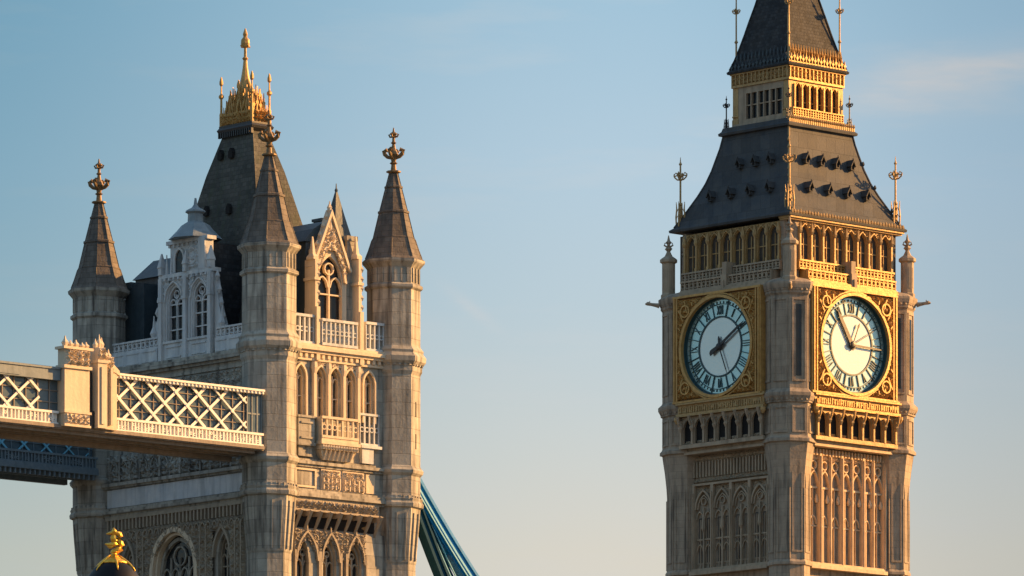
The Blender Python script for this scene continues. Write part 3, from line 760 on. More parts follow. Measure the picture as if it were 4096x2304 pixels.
# ---- corner turrets with stone spires
TRR = 1.42
def bridge_turret(dz):
    m = MB(); h = dz
    m.lathe(0, 0, [(1.16,0),(1.16,39.1),(1.20,39.2),(1.22,39.6),(1.30,40.5),(1.38,41.4),(1.41,41.9),(1.42,42.05),(1.58,42.12),(1.60,42.3),(1.52,42.42),(1.56,42.55),(1.44,42.7),
        (1.42,42.8),(1.42,43.75),(1.56,43.9),(1.60,44.05),(1.48,44.2),(1.42,44.3),(1.42,49.1),(1.52,49.3),(1.52,49.55),(1.72,49.8),(1.74,50.05),(1.58,50.25),(1.60,50.4),(1.44,50.6),(1.42,50.7),
        (1.42,53.6+h),(1.55,53.7+h),(1.55,53.85+h),(1.40,53.95+h),(1.40,54.75+h),(1.52,54.9+h),(1.66,55.05+h),(1.68,55.2+h)], 8)
    for i in range(32):                          # dentil courses under the cornices
        a = 2*math.pi*(i+.5)/32; rr = math.cos(OCT/2)/math.cos(((a % OCT)-OCT/2))
        for zz, r0 in ((49.57, 1.54), (42.5, 1.47)): m.facet(0, 0, a, .14, r0*rr-.12, r0*rr+.07, zz, zz+.2)
    for k in range(8):
        a = (k+.5)*OCT; ap = math.cos(OCT/2)
        for z0, z1, rr, wd in ((54.1+h, 54.65+h, 1.40, .5),):
            r = rr*ap
            for sg in (-1, 1):
                q = sg*wd*.7; m.facet(-math.sin(a)*q, math.cos(a)*q, a, .1, r-.05, r+.06, z0-.1, z1+.1)
            m.facet(0, 0, a, .08, r-.05, r+.05, z0-.1, z1+.1)
        # lancet panels on the flare: raised frame left and right
        for sg in (-1, 1):
            c, s = math.cos(a), math.sin(a); t = sg*.26
            pts = [(r*ap*c-t*s*(r/1.42), r*ap*s+t*c*(r/1.42), z) for r, z in ((1.25,39.3),(1.26,39.6),(1.34,40.5),(1.41,41.3),(1.43,41.8))]
            m.tube(pts, .06, 4)
    return m
def spire(dz):
    m = MB(); h = dz
    m.lathe(0, 0, [(1.68,55.18+h),(1.50,55.35+h),(1.34,55.75+h),(1.16,56.3+h),(1.13,56.32+h),(1.13,56.42+h),(1.08,56.46+h),(.78,57.72+h),(.84,57.75+h),(.84,57.86+h),(.74,57.9+h),(.44,59.05+h),(.49,59.08+h),(.49,59.18+h),(.41,59.22+h),(.21,59.95+h)], 8)
    for k in range(8):
        a = k*OCT; m.tube([(r*math.cos(a), r*math.sin(a), z+h) for r, z in ((1.5,55.35),(1.34,55.75),(1.16,56.3),(1.08,56.46),(.78,57.72),(.44,59.05),(.21,59.95))], .035, 4)
    return m
for (sx, sy, dz) in ((-1,-1,-.05),(1,-1,0),(-1,1,-.85),(1,1,-.4)):
    tu = bridge_turret(dz).build('corner_turret', 'granite', BT, (sx*A, sy*B, 0))
    sp_ = spire(dz).build('spire', 'spire_stone', tu)
    f = MB(); cross_finial(f, 0, 0, 59.85+dz, 2.45, OCT*.6, .52); f.build('finial', 'bronze', tu)
g = MB()                                         # slit lights in the turret shafts
for k in (4, 5, 6):
    a = (k+.5)*OCT; r = TRR*math.cos(OCT/2)
    if k == 6: g.facet(0, 0, a, .10, r-.05, r+.012, 45.2, 46.0); g.facet(0, 0, a, .10, r-.05, r+.012, 46.9, 47.7)
g.build('slit_or_shade_panel', 'dark', BT, (A, -B, 0))

# ---- windows: a stone frame with mullions, glass behind
def lancet(c, hw, z0, zs, rise, d0, d1, lights=2, transoms=(), head=True, t=.09):
    m = MB()
    ap = arch_pts(c, hw, zs, rise, 8)
    m.ribbon([(c-hw, z0)]+ap+[(c+hw, z0)], t*1.6, d0, d1+.06)
    for i in range(1, lights):
        x = c-hw+2*hw*i/lights; m.fb(x-t/2, x+t/2, d0, d1, z0, zs+rise*.45)
    lw = hw/lights
    for i in range(lights):
        x = c-hw+lw*(2*i+1); m.ribbon(arch_pts(x, lw*.86, zs-lw*.6, lw*1.2, 4), t*.7, d0, d1)
    for z in transoms: m.fb(c-hw, c+hw, d0, d1-.01, z-t*.4, z+t*.4)
    if head: m.ribbon(circle(c, zs+rise*.48, min(hw*.34, rise*.3), 10), t*.7, d0, d1, True)
    m.fb(c-hw-.12, c+hw+.12, d0, d1+.16, z0-.14, z0)
    return m
def pane(c, hw, z0, zs, rise, d):
    m = MB(); m.extr([(c-hw, z0)]+arch_pts(c, hw, zs, rise, 8)+[(c+hw, z0)], d-.03, d); return m
def window(parent, place, c, hw, z0, zs, rise, d0=.0, d1=.16, dp=.06, m='carved_stone', **kw):
    o = lancet(c, hw, z0, zs, rise, d0, d1, **kw).build('window', m, parent, **place)
    pane(c, hw, z0, zs, rise, dp).build('pane', 'glass', o)
    return o

# ---- sunlit face, built up in storeys
WD = .45
f = MB()
f.fb(-3.5, 3.5, -.1, WD, 0, 36.2)
for s0, s1 in ((-3.5,-1.45),(-1.45,.30),(.30,2.05)):
    f.arch_plate(s0, s1, 36.2, 38.9, 1.25, 40.55, .42 if s0 > -3 else .55, -.05, WD)
f.fb(2.05, 3.5, -.1, WD, 36.2, 40.55)
f.fb(-3.5, 3.5, -.1, WD-.12, 40.55, 42.1)
f.fb(-3.5, 3.5, -.1, WD, 42.1, 46.35)
for s0, s1, jm in ((-3.5,-1.72,.56),(-1.72,-.74,.13),(-.74,.30,.13),(.30,1.30,.13),(1.30,2.9,.44)):
    f.arch_plate(s0, s1, 46.35, 48.45, .62, 49.35, jm, -.05, WD)
f.fb(2.9, 3.5, -.1, WD, 46.35, 49.35)
f.build('facade', 'granite', BT, **FR)
m = MB()
for z0, z1, dd in ((42.05,42.2,.62),(42.2,42.36,.78),(42.36,42.5,.70),(42.5,42.62,.60),(43.78,43.92,.56),(43.92,44.08,.68),(44.08,44.2,.56)): m.fb(-3.4, 3.4, -.1, dd, z0, z1)
m.build('string_course', 'granite', BT, **FR)
m = MB()
for z0, z1, dd in ((49.35,49.5,.58),(49.5,49.72,.52),(49.72,49.88,.72),(49.88,50.06,.86),(50.06,50.2,.74)): m.fb(-3.4, 3.4, -.1, dd, z0, z1)
for i in range(17): x = -3.1+6.2*i/16; m.fb(x-.09, x+.09, .5, .66, 49.5, 49.72)
m.build('cornice', 'portland_warm', BT, **FR)
m = MB(); m.relief(-3.1, 2.6, 41.55, 42.05, WD+.18, .16, .42, .06, 51); m.fb(-3.2, 2.7, -.05, WD+.18, 41.55, 42.05)
m.fb(-3.2, 2.6, -.05, WD+.28, 41.45, 41.55)
for i in range(9):                               # brackets under the frieze
    x = -3.0+5.5*i/8
    m.tube([(x, -WD-.62, 41.45),(x, -WD-.45, 41.2),(x, -WD-.2, 40.8),(x, -WD+.02, 40.45)], [.10,.11,.09,.07], 5)
    m.fb(x-.06, x+.06, .3, WD+.5, 41.2, 41.45)
m.build('bracket_frieze', 'carved_stone', BT, **FR)
m = MB(); m.fb(-3.05, 2.6, WD-.115, WD-.105, 40.62, 41.44); m.build('shade_sheet', 'dark', BT, **FR)  # dark sheet between the brackets, shade painted by its colour
m = MB()                                         # carved heads round the lower windows
for c, hw in ((-2.2,.62),(-.575,.5),(1.175,.5)):
    m.ribbon(arch_pts(c, hw+.12, 38.9, 1.5, 8), .10, WD, WD+.14)
    m.tube([(c, -WD-.1, 40.3), (c, -WD-.1, 40.75)], [.07, .04], 5)
    for sg in (-1, 1): m.fb(c+sg*(hw+.2)-.05, c+sg*(hw+.2)+.05, WD, WD+.16, 36.2, 39.4)
m.relief(-3.1, 1.9, 39.0, 40.5, WD, .13, .36, .06, 52, lambda x, z: any(abs(x-c) < hw and z < 40.1-abs(x-c)*1.3 for c, hw in ((-2.2,.62),(-.575,.5),(1.175,.5))), .8)
m.build('tracery', 'carved_stone', BT, **FR)
for c, hw in ((-2.2,.52),(-.575,.45),(1.175,.45)): window(BT, FR, c, hw, 36.2, 38.8, 1.1, 0, .18, .05, transoms=(37.6,))
m = MB()                                         # panels between the two strings
m.fb(-3.0, -1.55, WD, WD+.08, 42.7, 42.8); m.fb(-3.0, -1.55, WD, WD+.08, 43.6, 43.7); m.fb(-3.0, -2.9, WD, WD+.08, 42.8, 43.6); m.fb(-1.65, -1.55, WD, WD+.08, 42.8, 43.6)
for s0, s1 in ((-1.2,.12),(.28,1.75)):
    m.fb(s0, s1, WD, WD+.05, 42.66, 43.76); m.relief(s0+.05, s1-.05, 42.72, 43.7, WD+.05, .14, .34, .05, 53+int(s1*10), None, .8)
    for i in range(5): x = s0+.1+(s1-s0-.2)*i/4; m.fb(x-.03, x+.03, WD+.05, WD+.18, 42.7, 43.3)
m.fb(1.9, 2.5, WD, WD+.06, 42.7, 43.7)
m.build('carved_panel', 'portland_warm', BT, **FR)
WIN2 = ((-2.61,.32,48.45,.6,2),(-1.23,.35,48.45,.6,2),(-.22,.38,48.45,.6,2),(.80,.36,48.45,.6,2),(2.10,.35,48.45,.6,2))
for c, hw, zs, rise, n in WIN2:
    window(BT, FR, c, hw, 46.35, zs, rise, 0, .26, .05, m='portland_warm', lights=n, transoms=(47.5,), head=False, t=.07)
m = MB()
for x in (-1.72, -.74, .30, 1.30):
    m.fb(x-.09, x+.09, WD, WD+.2, 46.35, 49.3); m.lathe(x, -WD-.1, [(.12, 48.7), (.2, 49.0), (.16, 49.3)], 6)
for c, hw, zs, rise, n in WIN2: m.ribbon([(c-hw-.08, 46.4)]+arch_pts(c, hw+.08, zs, rise+.1, 8)+[(c+hw+.08, 46.4)], .1, WD, WD+.1)
m.relief(-1.6, 1.2, 49.08, 49.34, WD, .12, .3, .06, 60, None, .8)
m.build('tracery', 'portland_warm', BT, **FR)
# balcony on a corbelled base
m = MB(); s0, s1, dp = -1.62, .90, 1.05
m.fb(s0, s1, WD, dp, 45.15, 45.32); m.fb(s0-.08, s1+.08, WD, dp+.08, 44.98, 45.15); m.fb(s0, s1, WD, dp, 44.72, 44.98)
for i in range(14): x = s0+.1+(s1-s0-.2)*i/13; m.lathe(x, -dp, [(.05,44.74),(.1,44.85),(.05,44.96)], 5)
m.frustum([((s1-s0)/2*.72, .14, 44.2), ((s1-s0)/2*.86, .24, 44.45), ((s1-s0)/2*.97, .32, 44.7)], (s0+s1)/2, -WD-.14)
for i in range(7): x = s0+.35+(s1-s0-.7)*i/6; m.tube([(x,-WD-.28,44.22),(x,-WD-.42,44.45),(x,-WD-.55,44.70)], .06, 4)
m.fb(s0, s0+.10, WD, dp-.1, 45.32, 46.42)
bc = m.build('balcony', 'portland_warm', BT, **FR)
m = MB(); balustrade(m, s0, s1, 45.32, 46.45, dp-.1, dp, .34, .13); m.build('balustrade', 'portland_warm', bc)
m = MB(); balustrade(m, 1.42, 2.75, 45.2, 46.9, WD+.02, WD+.12, .3, .12); m.fb(1.4, 2.8, WD-.02, WD+.3, 45.05, 45.2)
m.fb(1.5, 2.3, WD, WD+.2, 44.25, 45.05); m.build('balustrade', 'portland', BT, **FR)
m = MB(); m.fb(-3.0, -1.9, WD, WD+.34, 45.0, 46.3); m.fb(-3.05, -1.85, WD, WD+.40, 46.3, 46.42); m.fb(-3.05, -1.85, WD, WD+.40, 44.85, 45.0); m.fb(-2.85, -2.05, WD+.34, WD+.40, 45.2, 45.3); m.fb(-2.85, -2.05, WD+.34, WD+.40, 46.0, 46.1)
m.fb(-2.9, -1.95, WD, WD+.22, 44.3, 44.85); m.build('window_box', 'granite', BT, **FR)
# parapet, gable with its big window, flanking piers
m = MB(); balustrade(m, -3.0, -1.72, 50.2, 51.75, WD-.1, WD+.1, .32, .14); balustrade(m, -1.35, 1.1, 50.2, 51.6, WD+.1, WD+.3, .32, .14); balustrade(m, 1.85, 3.1, 50.2, 51.75, WD-.1, WD+.1, .32, .14)
m.relief(-1.3, 1.05, 50.4, 51.4, WD+.12, .1, .3, .06, 64, None, .8)
m.build('balustrade', 'portland', BT, **FR)
GC = -.28
m = MB()
m.arch_plate(GC-1.15, GC+1.15, 50.2, 53.7, 1.5, 55.3, .24, -.25, .12, 8)
m.ribbon([(GC-1.35, 54.3), (GC-1.2, 54.5), (GC, 57.3), (GC+1.2, 54.5), (GC+1.35, 54.3)], .13, -.2, .3)
m.ribbon([(GC-.8, 55.3), (GC, 56.75), (GC+.8, 55.3)], .07, -.1, .2); m.ribbon(circle(GC, 55.95, .3, 10), .08, -.1, .22, True); m.fb(GC-.05, GC+.05, -.1, .24, 56.2, 57.2)
m.ribbon([(GC-1.1, 53.7)]+arch_pts(GC, .98, 53.75, 1.95, 8)+[(GC+1.1, 53.7)], .14, .1, .26)
m.relief(GC-1.1, GC+1.1, 53.9, 56.6, .12, .16, .36, .05, 66, lambda x, z: (z < 55.3 and abs(x-GC) < .95-(z-53.9)*.5) or abs(x-GC) > (57.1-z)*.42, .9, .4)
for i in range(6):
    for sg in (-1, 1):
        q = .12+i*.18; m.lathe(GC+sg*(1.15*(1-q)+.05), -.1, [(.04, 54.6+2.75*q), (.13, 54.75+2.75*q), (.03, 54.95+2.75*q)], 5)
m.lathe(GC, -.1, [(.1, 57.2), (.16, 57.45), (.06, 57.55), (.03, 57.9)], 6)
gb = m.build('gable', 'portland_warm', BT, **FR)
lancet(GC, .90, 51.5, 53.65, 1.45, -.22, .06, lights=2, transoms=(53.0,)).build('window', 'portland_warm', gb)
pane(GC, .91, 50.3, 53.7, 1.48, -.12).build('pane', 'glass', gb)
m = MB()
m.box(GC-1.35, GC+1.35, .25, 4.6, 50.2, 55.7)
m.loft([[(GC-1.5,.15,55.7),(GC+1.5,.15,55.7),(GC+1.5,4.7,55.7),(GC-1.5,4.7,55.7)],[(GC-.9,.15,56.4),(GC+.9,.15,56.4),(GC+.9,4.7,56.4),(GC-.9,4.7,56.4)],[(GC-.03,.2,56.9),(GC+.03,.2,56.9),(GC+.03,4.7,56.9),(GC-.03,4.7,56.9)]])
m.build('gable_roof', 'dark_lead', gb)
for x, zt in ((-1.55, 55.6), (1.45, 55.9)):
    m = MB()
    m.fb(x-.12, x+.12, -.3, .70, 49.4, 52.2); m.fb(x-.10, x+.10, -.3, .55, 52.2, zt-.9); m.fb(x-.2, x+.2, -.3, .62, 53.6, 53.75); m.frustum([(.17,.3,zt-.9),(.17,.3,zt-.75),(.1,.15,zt-.6),(.03,.03,zt+.3)], x, -.2)
    for i in range(5): m.lathe(x+.16, -.5, [(.04, 52.3+i*.5), (.12, 52.45+i*.5), (.03, 52.6+i*.5)], 5)
    m.build('buttress', 'portland_warm', BT, **FR)
m = MB(); m.fb(GC+1.3, GC+1.95, -.5, .0, 50.2, 56.0); m.fb(GC+1.25, GC+2.0, -.55, .05, 56.0, 56.25); m.build('chimney', 'granite', BT, **FR)
m = MB(); m.box(.35, 1.1, -5.9, -5.2, 54, 57.1); m.box(.28, 1.17, -5.97, -5.13, 57.1, 57.25); m.build('chimney', 'dark_lead', BT)
m = MB(); m.frustum([(.5,.5,53.5),(.5,.5,56.1),(.62,.62,56.2),(.56,.56,56.35),(.3,.3,57.5),(.05,.05,58.7)], 1.25, -6.0); m.lathe(1.25, -6.0, [(.05,58.65),(.1,58.8),(.04,58.9),(.02,59.15)], 6); m.build('fleche', 'dark_lead', BT)
m = MB(); m.fb(-3.1, -2.0, -1.2, -.6, 50.2, 55.9); m.fb(-3.0, -2.1, -1.2, -.5, 55.9, 56.2); m.fb(-2.62, -2.5, -.6, -.56, 54.2, 55.4); m.build('dormer', 'dark_lead', BT, **FR)

# ---- walkway face
f = MB()
f.fb(-6.4, 6.4, -.1, WD, 0, 36.2)
f.fb(-6.4, -4.65, -.1, WD, 36.2, 41.3); f.arch_plate(-4.65, -3.35, 36.2, 39.2, 1.2, 41.3, .18, -.05, WD)
f.fb(-3.35, -2.35, -.1, WD, 36.2, 41.3); f.arch_plate(-2.35, 2.35, 36.2, 38.9, 1.9, 41.3, .62, -.05, WD, 12)
f.fb(2.35, 3.35, -.1, WD, 36.2, 41.3); f.arch_plate(3.35, 4.65, 36.2, 39.2, 1.2, 41.3, .18, -.05, WD); f.fb(4.65, 6.4, -.1, WD, 36.2, 41.3)
f.fb(-6.4, 6.4, -.1, WD, 41.3, 49.2)
f.build('facade', 'granite', BT, **FL)
m = MB()
for z0, z1, dd in ((42.0,42.14,.62),(42.14,42.3,.78),(42.3,42.44,.66),(43.5,43.62,.58),(43.62,43.8,.70)): m.fb(-6.2, 6.2, -.1, dd, z0, z1)
m.build('string_course', 'granite', BT, **FL)
m = MB(); m.fb(-5.7, 5.7, WD, WD+.05, 42.5, 43.45); m.build('plain_panel', 'portland', BT, **FL)
m = MB()
for z0, z1, dd in ((49.0,49.15,.55),(49.15,49.35,.50),(49.35,49.5,.70),(49.5,49.72,.9),(49.72,49.9,.72)): m.fb(-6.2, 6.2, -.1, dd, z0, z1)
m.build('cornice', 'granite', BT, **FL)
m = MB()
m.relief(-5.6, 5.8, 43.85, 45.3, WD, .2, .58, .08, 71, None, .7); m.relief(-5.6, 5.8, 47.6, 48.95, WD, .16, .45, .075, 72, None, .7)
for i in range(14): x = -5.4+11.0*i/13; m.fb(x-.07, x+.07, WD, WD+.16, 43.85, 45.3); m.ribbon(arch_pts(x+.42, .30, 44.4, .5), .06, WD, WD+.18) if i < 13 else None
m.build('frieze', 'granite', BT, **FL)
m = MB()
sk = lambda x, z: (abs(x) < 1.95-max(0, z-39.2)*.9) or (abs(abs(x)-4) < .75 and z < 40.6)
m.relief(-5.6, 5.8, 37.0, 41.2, WD, .18, .5, .07, 73, sk, .9)
for i in range(24):
    x = -5.4+11.0*i/23
    if abs(x) > 2.1 and abs(abs(x)-4) > .8: m.fb(x-.05, x+.05, WD, WD+.2, 37.0, 41.0)
    m.ribbon(arch_pts(x+.24, .2, 40.75, .35), .05, WD, WD+.2)
for i in range(38): x = -5.5+11.2*i/37; m.fb(x-.06, x+.06, WD, WD+.2, 41.25, 41.8)
m.fb(-5.7, 5.9, WD, WD+.22, 41.8, 42.0)
m.build('tracery', 'carved_stone', BT, **FL)
m = MB()
m.ribbon([(-1.85, 36.2)]+arch_pts(0, 1.85, 38.9, 2.05, 12)+[(1.85, 36.2)], .26, WD-.04, WD+.16)
m.ribbon([(-1.62, 36.2)]+arch_pts(0, 1.62, 38.9, 1.82, 12)+[(1.62, 36.2)], .14, WD-.3, WD-.02)
ar = m.build('arch', 'portland_warm', BT, **FL)
lancet(0, 1.5, 36.2, 38.7, 1.75, 0, .14, lights=4, transoms=(37.6,), t=.11).build('window', 'granite', ar); pane(0, 1.7, 36.2, 38.9, 1.9, .04).build('pane', 'glass', ar)
for c in (-4, 4): window(BT, FL, c, .47, 36.2, 39.2, 1.15, 0, .2, .05, transoms=(37.7, 38.7))
for c in (-4, 4):
    m = MB(); m.ribbon(arch_pts(c, .72, 39.2, 1.6, 8), .13, WD, WD+.18); m.build('hood_mould', 'carved_stone', BT, **FL)

# parapet and the pale dormer
for s0, s1 in ((-6.0,-1.9),(2.95,6.1)):
    m = MB(); m.fb(s0, s1, -.2, .18, 49.9, 50.75); balustrade(m, s0, s1, 50.75, 51.35, -.1, .08, .36, .1); n = 3
    for i in range(n): a = s0+(s1-s0)*i/n; b = a+(s1-s0)/n; m.fb(a+.12, b-.12, .18, .22, 50.05, 50.12); m.fb(a+.12, b-.12, .18, .22, 50.6, 50.67)
    m.build('balustrade', 'portland', BT, **FL)
DC = .5
m = MB()
for s0, s1 in ((DC-2.1, DC), (DC, DC+2.1)): m.arch_plate(s0, s1, 51.0, 53.1, .9, 54.35, .42, -.35, .05, 8)
m.fb(DC-2.15, DC+2.15, -.35, .12, 49.9, 50.9); m.fb(DC-2.2, DC+2.2, -.35, .2, 50.88, 51.0)
m.fb(DC-2.25, DC+2.25, -.4, .18, 54.35, 54.55)
for x in (DC-2.05, DC, DC+2.05): m.fb(x-.13, x+.13, .05, .28, 50.0, 54.35); m.fb(x-.17, x+.17, .05, .32, 53.1, 53.25)
for c in (DC-1.05, DC+1.05):
    m.fb(c-.6, c+.6, .12, .17, 50.1, 50.18); m.fb(c-.6, c+.6, .12, .17, 50.65, 50.73)
for c in (DC-1.05, DC+1.05):
    m.ribbon(arch_pts(c, .74, 53.1, 1.02, 8), .07, .05, .16); m.relief(c-.9, c+.9, 53.3, 54.33, .05, .12, .34, .055, int(c*7)+90, lambda x, z, c=c: abs(x-c) < .78-(z-53.3)*.5, .9)
    for q in (-.8, .8): m.fb(c+q-.05, c+q+.05, .05, .15, 51.0, 53.2)
for x in (DC-2.05, DC, DC+2.05): m.frustum([(.13,.16,54.55),(.13,.16,54.9),(.16,.2,54.95),(.03,.03,55.7)], x, -.12)
for i in range(12): x = DC-2.1+4.2*i/11; m.fb(x-.06, x+.06, .05, .24, 54.2, 54.36)
for i in range(9): x = DC-1.5+3.0*i/8; m.fb(x-.06, x+.06, -.1, .08, 55.95, 56.1)
for sg in (-1, 1):                               # scrolled shoulders
    m.extr([(DC+sg*2.15, 50.0), (DC+sg*3.1, 50.0), (DC+sg*3.0, 51.2), (DC+sg*2.6, 52.3), (DC+sg*2.35, 53.4), (DC+sg*2.15, 54.2)], -.35, -.02)
    for i in range(5): m.lathe(DC+sg*(3.0-.17*i), .1, [(.05, 51.0+i*.72), (.15, 51.2+i*.72), (.04, 51.5+i*.72)], 5)
    m.lathe(DC+sg*2.85, -.0, [(.12,51.3),(.22,51.55),(.08,51.9),(.03,52.5)], 6)
m.fb(DC-1.5, DC+1.5, -.4, -.02, 54.55, 56.1); m.fb(DC-1.7, DC+1.75, -.5, .12, 56.1, 56.3)
m.fb(DC+1.05, DC+1.62, -.4, .2, 54.55, 56.2); m.ribbon(circle(DC+.35, 55.35, .42, 12), .1, -.02, .08, True)
m.ribbon([(DC-1.05, 54.6)]+arch_pts(DC-.65, .4, 55.3, .55)+[(DC-.25, 54.6)], .12, -.02, .1)
m.relief(DC+.0, DC+1.0, 54.7, 56.0, -.02, .12, .5, .07, 80, None, .9)
for sg in (-1.62, -1.25): m.tube([(DC+sg, -.1, 54.5), (DC+sg*1.02, -.1, 55.6)], [.1, .03], 5)
dm = m.build('dormer', 'portland', BT, **FL)
for c in (DC-1.05, DC+1.05):
    lancet(c, .62, 51.0, 53.05, .88, -.3, -.1, lights=2, transoms=(51.6, 52.3, 52.95), t=.08).build('window', 'portland', dm); pane(c, .63, 51.0, 53.1, .9, -.22).build('pane', 'glass', dm)
pane(DC-.65, .33, 54.6, 55.3, .5, .02).build('pane', 'glass', dm)
m = MB(); m.box(DC-1.9, DC+1.9, .36, 3.2, 49.9, 54.5); m.box(DC-1.45, DC+1.45, .4, 2.6, 54.5, 56.0); m.build('dormer_side', 'slate', dm); m = MB()
m.lathe(DC-.05, .55, [(1.45,56.3),(1.25,56.5),(1.0,56.75),(.75,57.05),(.5,57.2),(.42,57.25),(.40,57.65),(.55,57.75),(.5,57.85),(.2,58.0),(.1,58.15),(.05,58.5)], 8)
m.build('dormer_roof', 'lead', dm)

# ---- main roof with gilt crown
PM = [(2.62,4.02,50.2),(2.60,4.0,51.0),(2.10,3.42,53.6),(1.70,3.02,56.8),(1.05,2.02,60.2),(.52,1.22,62.4)]
m = MB(); m.frustum(PM); MR = m.build('main_roof', 'moss_slate', BT)
m = MB()
for sx, sy in ((-1,-1),): m.tube([(sx*a, sy*c, z) for a, c, z in PM], .06, 5)
m.build('hip_ridge', 'moss_slate', MR)
def vent(): 
    m = MB(); m.extr([(-.16,0),(.16,0),(.16,.32),(0,.55),(-.16,.32)], -.25, .16); return m
v0 = None
for y, z in ((.95,61.0),(.05,61.0),(1.4,58.0),(-.5,57.9),(-.75,55.7),(2.2,54.8)):
    a = next(p[0]+(q[0]-p[0])*(z-p[2])/(q[2]-p[2]) for p, q in zip(PM, PM[1:]) if p[2] <= z <= q[2])
    if v0 is None: v0 = vent().build('roof_vent', 'dark', MR, (-a, y, z), -math.pi/2)
    else: copy_part(v0, MR, (-a, y, z))
m = MB(); m.frustum([(.50,1.20,62.3),(.72,1.42,62.5),(.76,1.48,62.62),(.68,1.38,62.75),(.68,1.38,62.85)])
for i in range(16):
    y = -1.35+2.7*i/15; m.box(-.74, -.6, y-.04, y+.04, 62.2, 62.5)
m.build('platform', 'iron', MR)
m = MB()
for y in (-1.32, 1.32): cresting(m, -.62, .62, 62.84, .95, .22, -y, .06)
mm = MB(); cresting(mm, -1.34, 1.34, 62.84, 1.0, .19, .62, .05); mm.relief(-1.3, 1.3, 62.85, 63.5, .58, .14, .26, .05, 90, None, .8)
m.merge(mm, lambda p: (p[1], -p[0], p[2])); m.merge(mm, lambda p: (-p[1], p[0], p[2]))
mm = MB(); mm.relief(-.58, .58, 62.85, 63.5, 1.28, .14, .26, .05, 91, None, .8); m.merge(mm, lambda p: p)
# openwork gables, the little spirelet and the tall orb
for q in (-.7, 0.0, .7):
    for sx in (-1, 1):
        for hgt, k in ((1.5 if q == 0 else 1.1, .36),):
            m.tube([(sx*.52, q-k, 63.4), (sx*.44, q, 63.4+hgt), (sx*.52, q+k, 63.4)], .07, 5)
            m.tube([(sx*.5, q, 63.3), (sx*.44, q, 63.4+hgt+.25)], [.07, .03], 5)
for i in range(8):
    a = i*OCT; m.tube([(.55*math.cos(a), 1.0*math.sin(a), 62.9), (.5*math.cos(a), .85*math.sin(a), 63.9), (.3*math.cos(a), .5*math.sin(a), 64.6), (.12*math.cos(a), .2*math.sin(a), 65.3)], [.09,.09,.08,.05], 5)
m.lathe(0, 0, [(.34,62.85),(.34,63.6),(.5,63.8),(.42,64.3),(.34,64.9),(.22,65.4),(.14,65.9),(.10,66.3),(.17,66.4),(.08,66.5),(.07,66.95),(.20,67.0),(.24,67.2),(.22,67.4),(.10,67.55),(.13,67.7),(.03,68.0)], 8)
m.tube([(-.32,.0,67.05),(0,0,67.02),(.32,0,67.05)], .05, 5); m.tube([(0,-.32,67.05),(0,0,67.02),(0,.32,67.05)], .05, 5)
for zc, hc, k in ((63.3, 1.15, .64), (63.9, 1.0, .5)):     # tiers of pierced gilt cresting
    mm = MB(); cresting(mm, -1.75*k, 1.75*k, zc, hc, .2, .72*k, .05)
    m.merge(mm, lambda p: (p[1], -p[0], p[2])); m.merge(mm, lambda p: (-p[1], p[0], p[2]))
    mm = MB(); cresting(mm, -.72*k, .72*k, zc, hc, .24, 1.75*k, .06); m.merge(mm, lambda p: p); m.merge(mm, lambda p: (p[0], -p[1], p[2]))
    m.box(-.70*k, .70*k, -1.73*k, 1.73*k, zc-.3, zc+.12)
CRW = m.build('crown', 'gold', MR)
cp = None
for sx, sy in ((-1,-1),(1,-1),(-1,1),(1,1)):
    if cp is None:
        m = MB(); m.lathe(0, 0, [(.11,62.84),(.11,63.5),(.07,63.6),(.06,64.3),(.15,64.4),(.15,64.5),(.05,64.6),(.04,65.0),(.11,65.1),(.11,65.25),(.03,65.5)], 6)
        cp = m.build('pinnacle', 'gold', MR, (sx*.60, sy*1.28, 0))
    else: copy_part(cp, MR, (sx*.60, sy*1.28, 0))
m = MB()                                         # the matching gable block at the far end, and chimneys on the walkway side
m.box(GC-1.35, GC+1.35, 3.2, 7.3, 50.2, 55.2); m.loft([[(GC-1.5,3.2,55.2),(GC+1.5,3.2,55.2),(GC+1.5,7.4,55.2),(GC-1.5,7.4,55.2)],[(GC-.03,3.2,56.4),(GC+.03,3.2,56.4),(GC+.03,7.4,56.4),(GC-.03,7.4,56.4)]])
m.box(-2.9, -1.7, 5.0, 6.6, 50.2, 54.7); m.box(-2.98, -1.62, 6.0, 6.7, 54.5, 54.85)
m.build('far_gable_roof', 'dark_lead', BT)

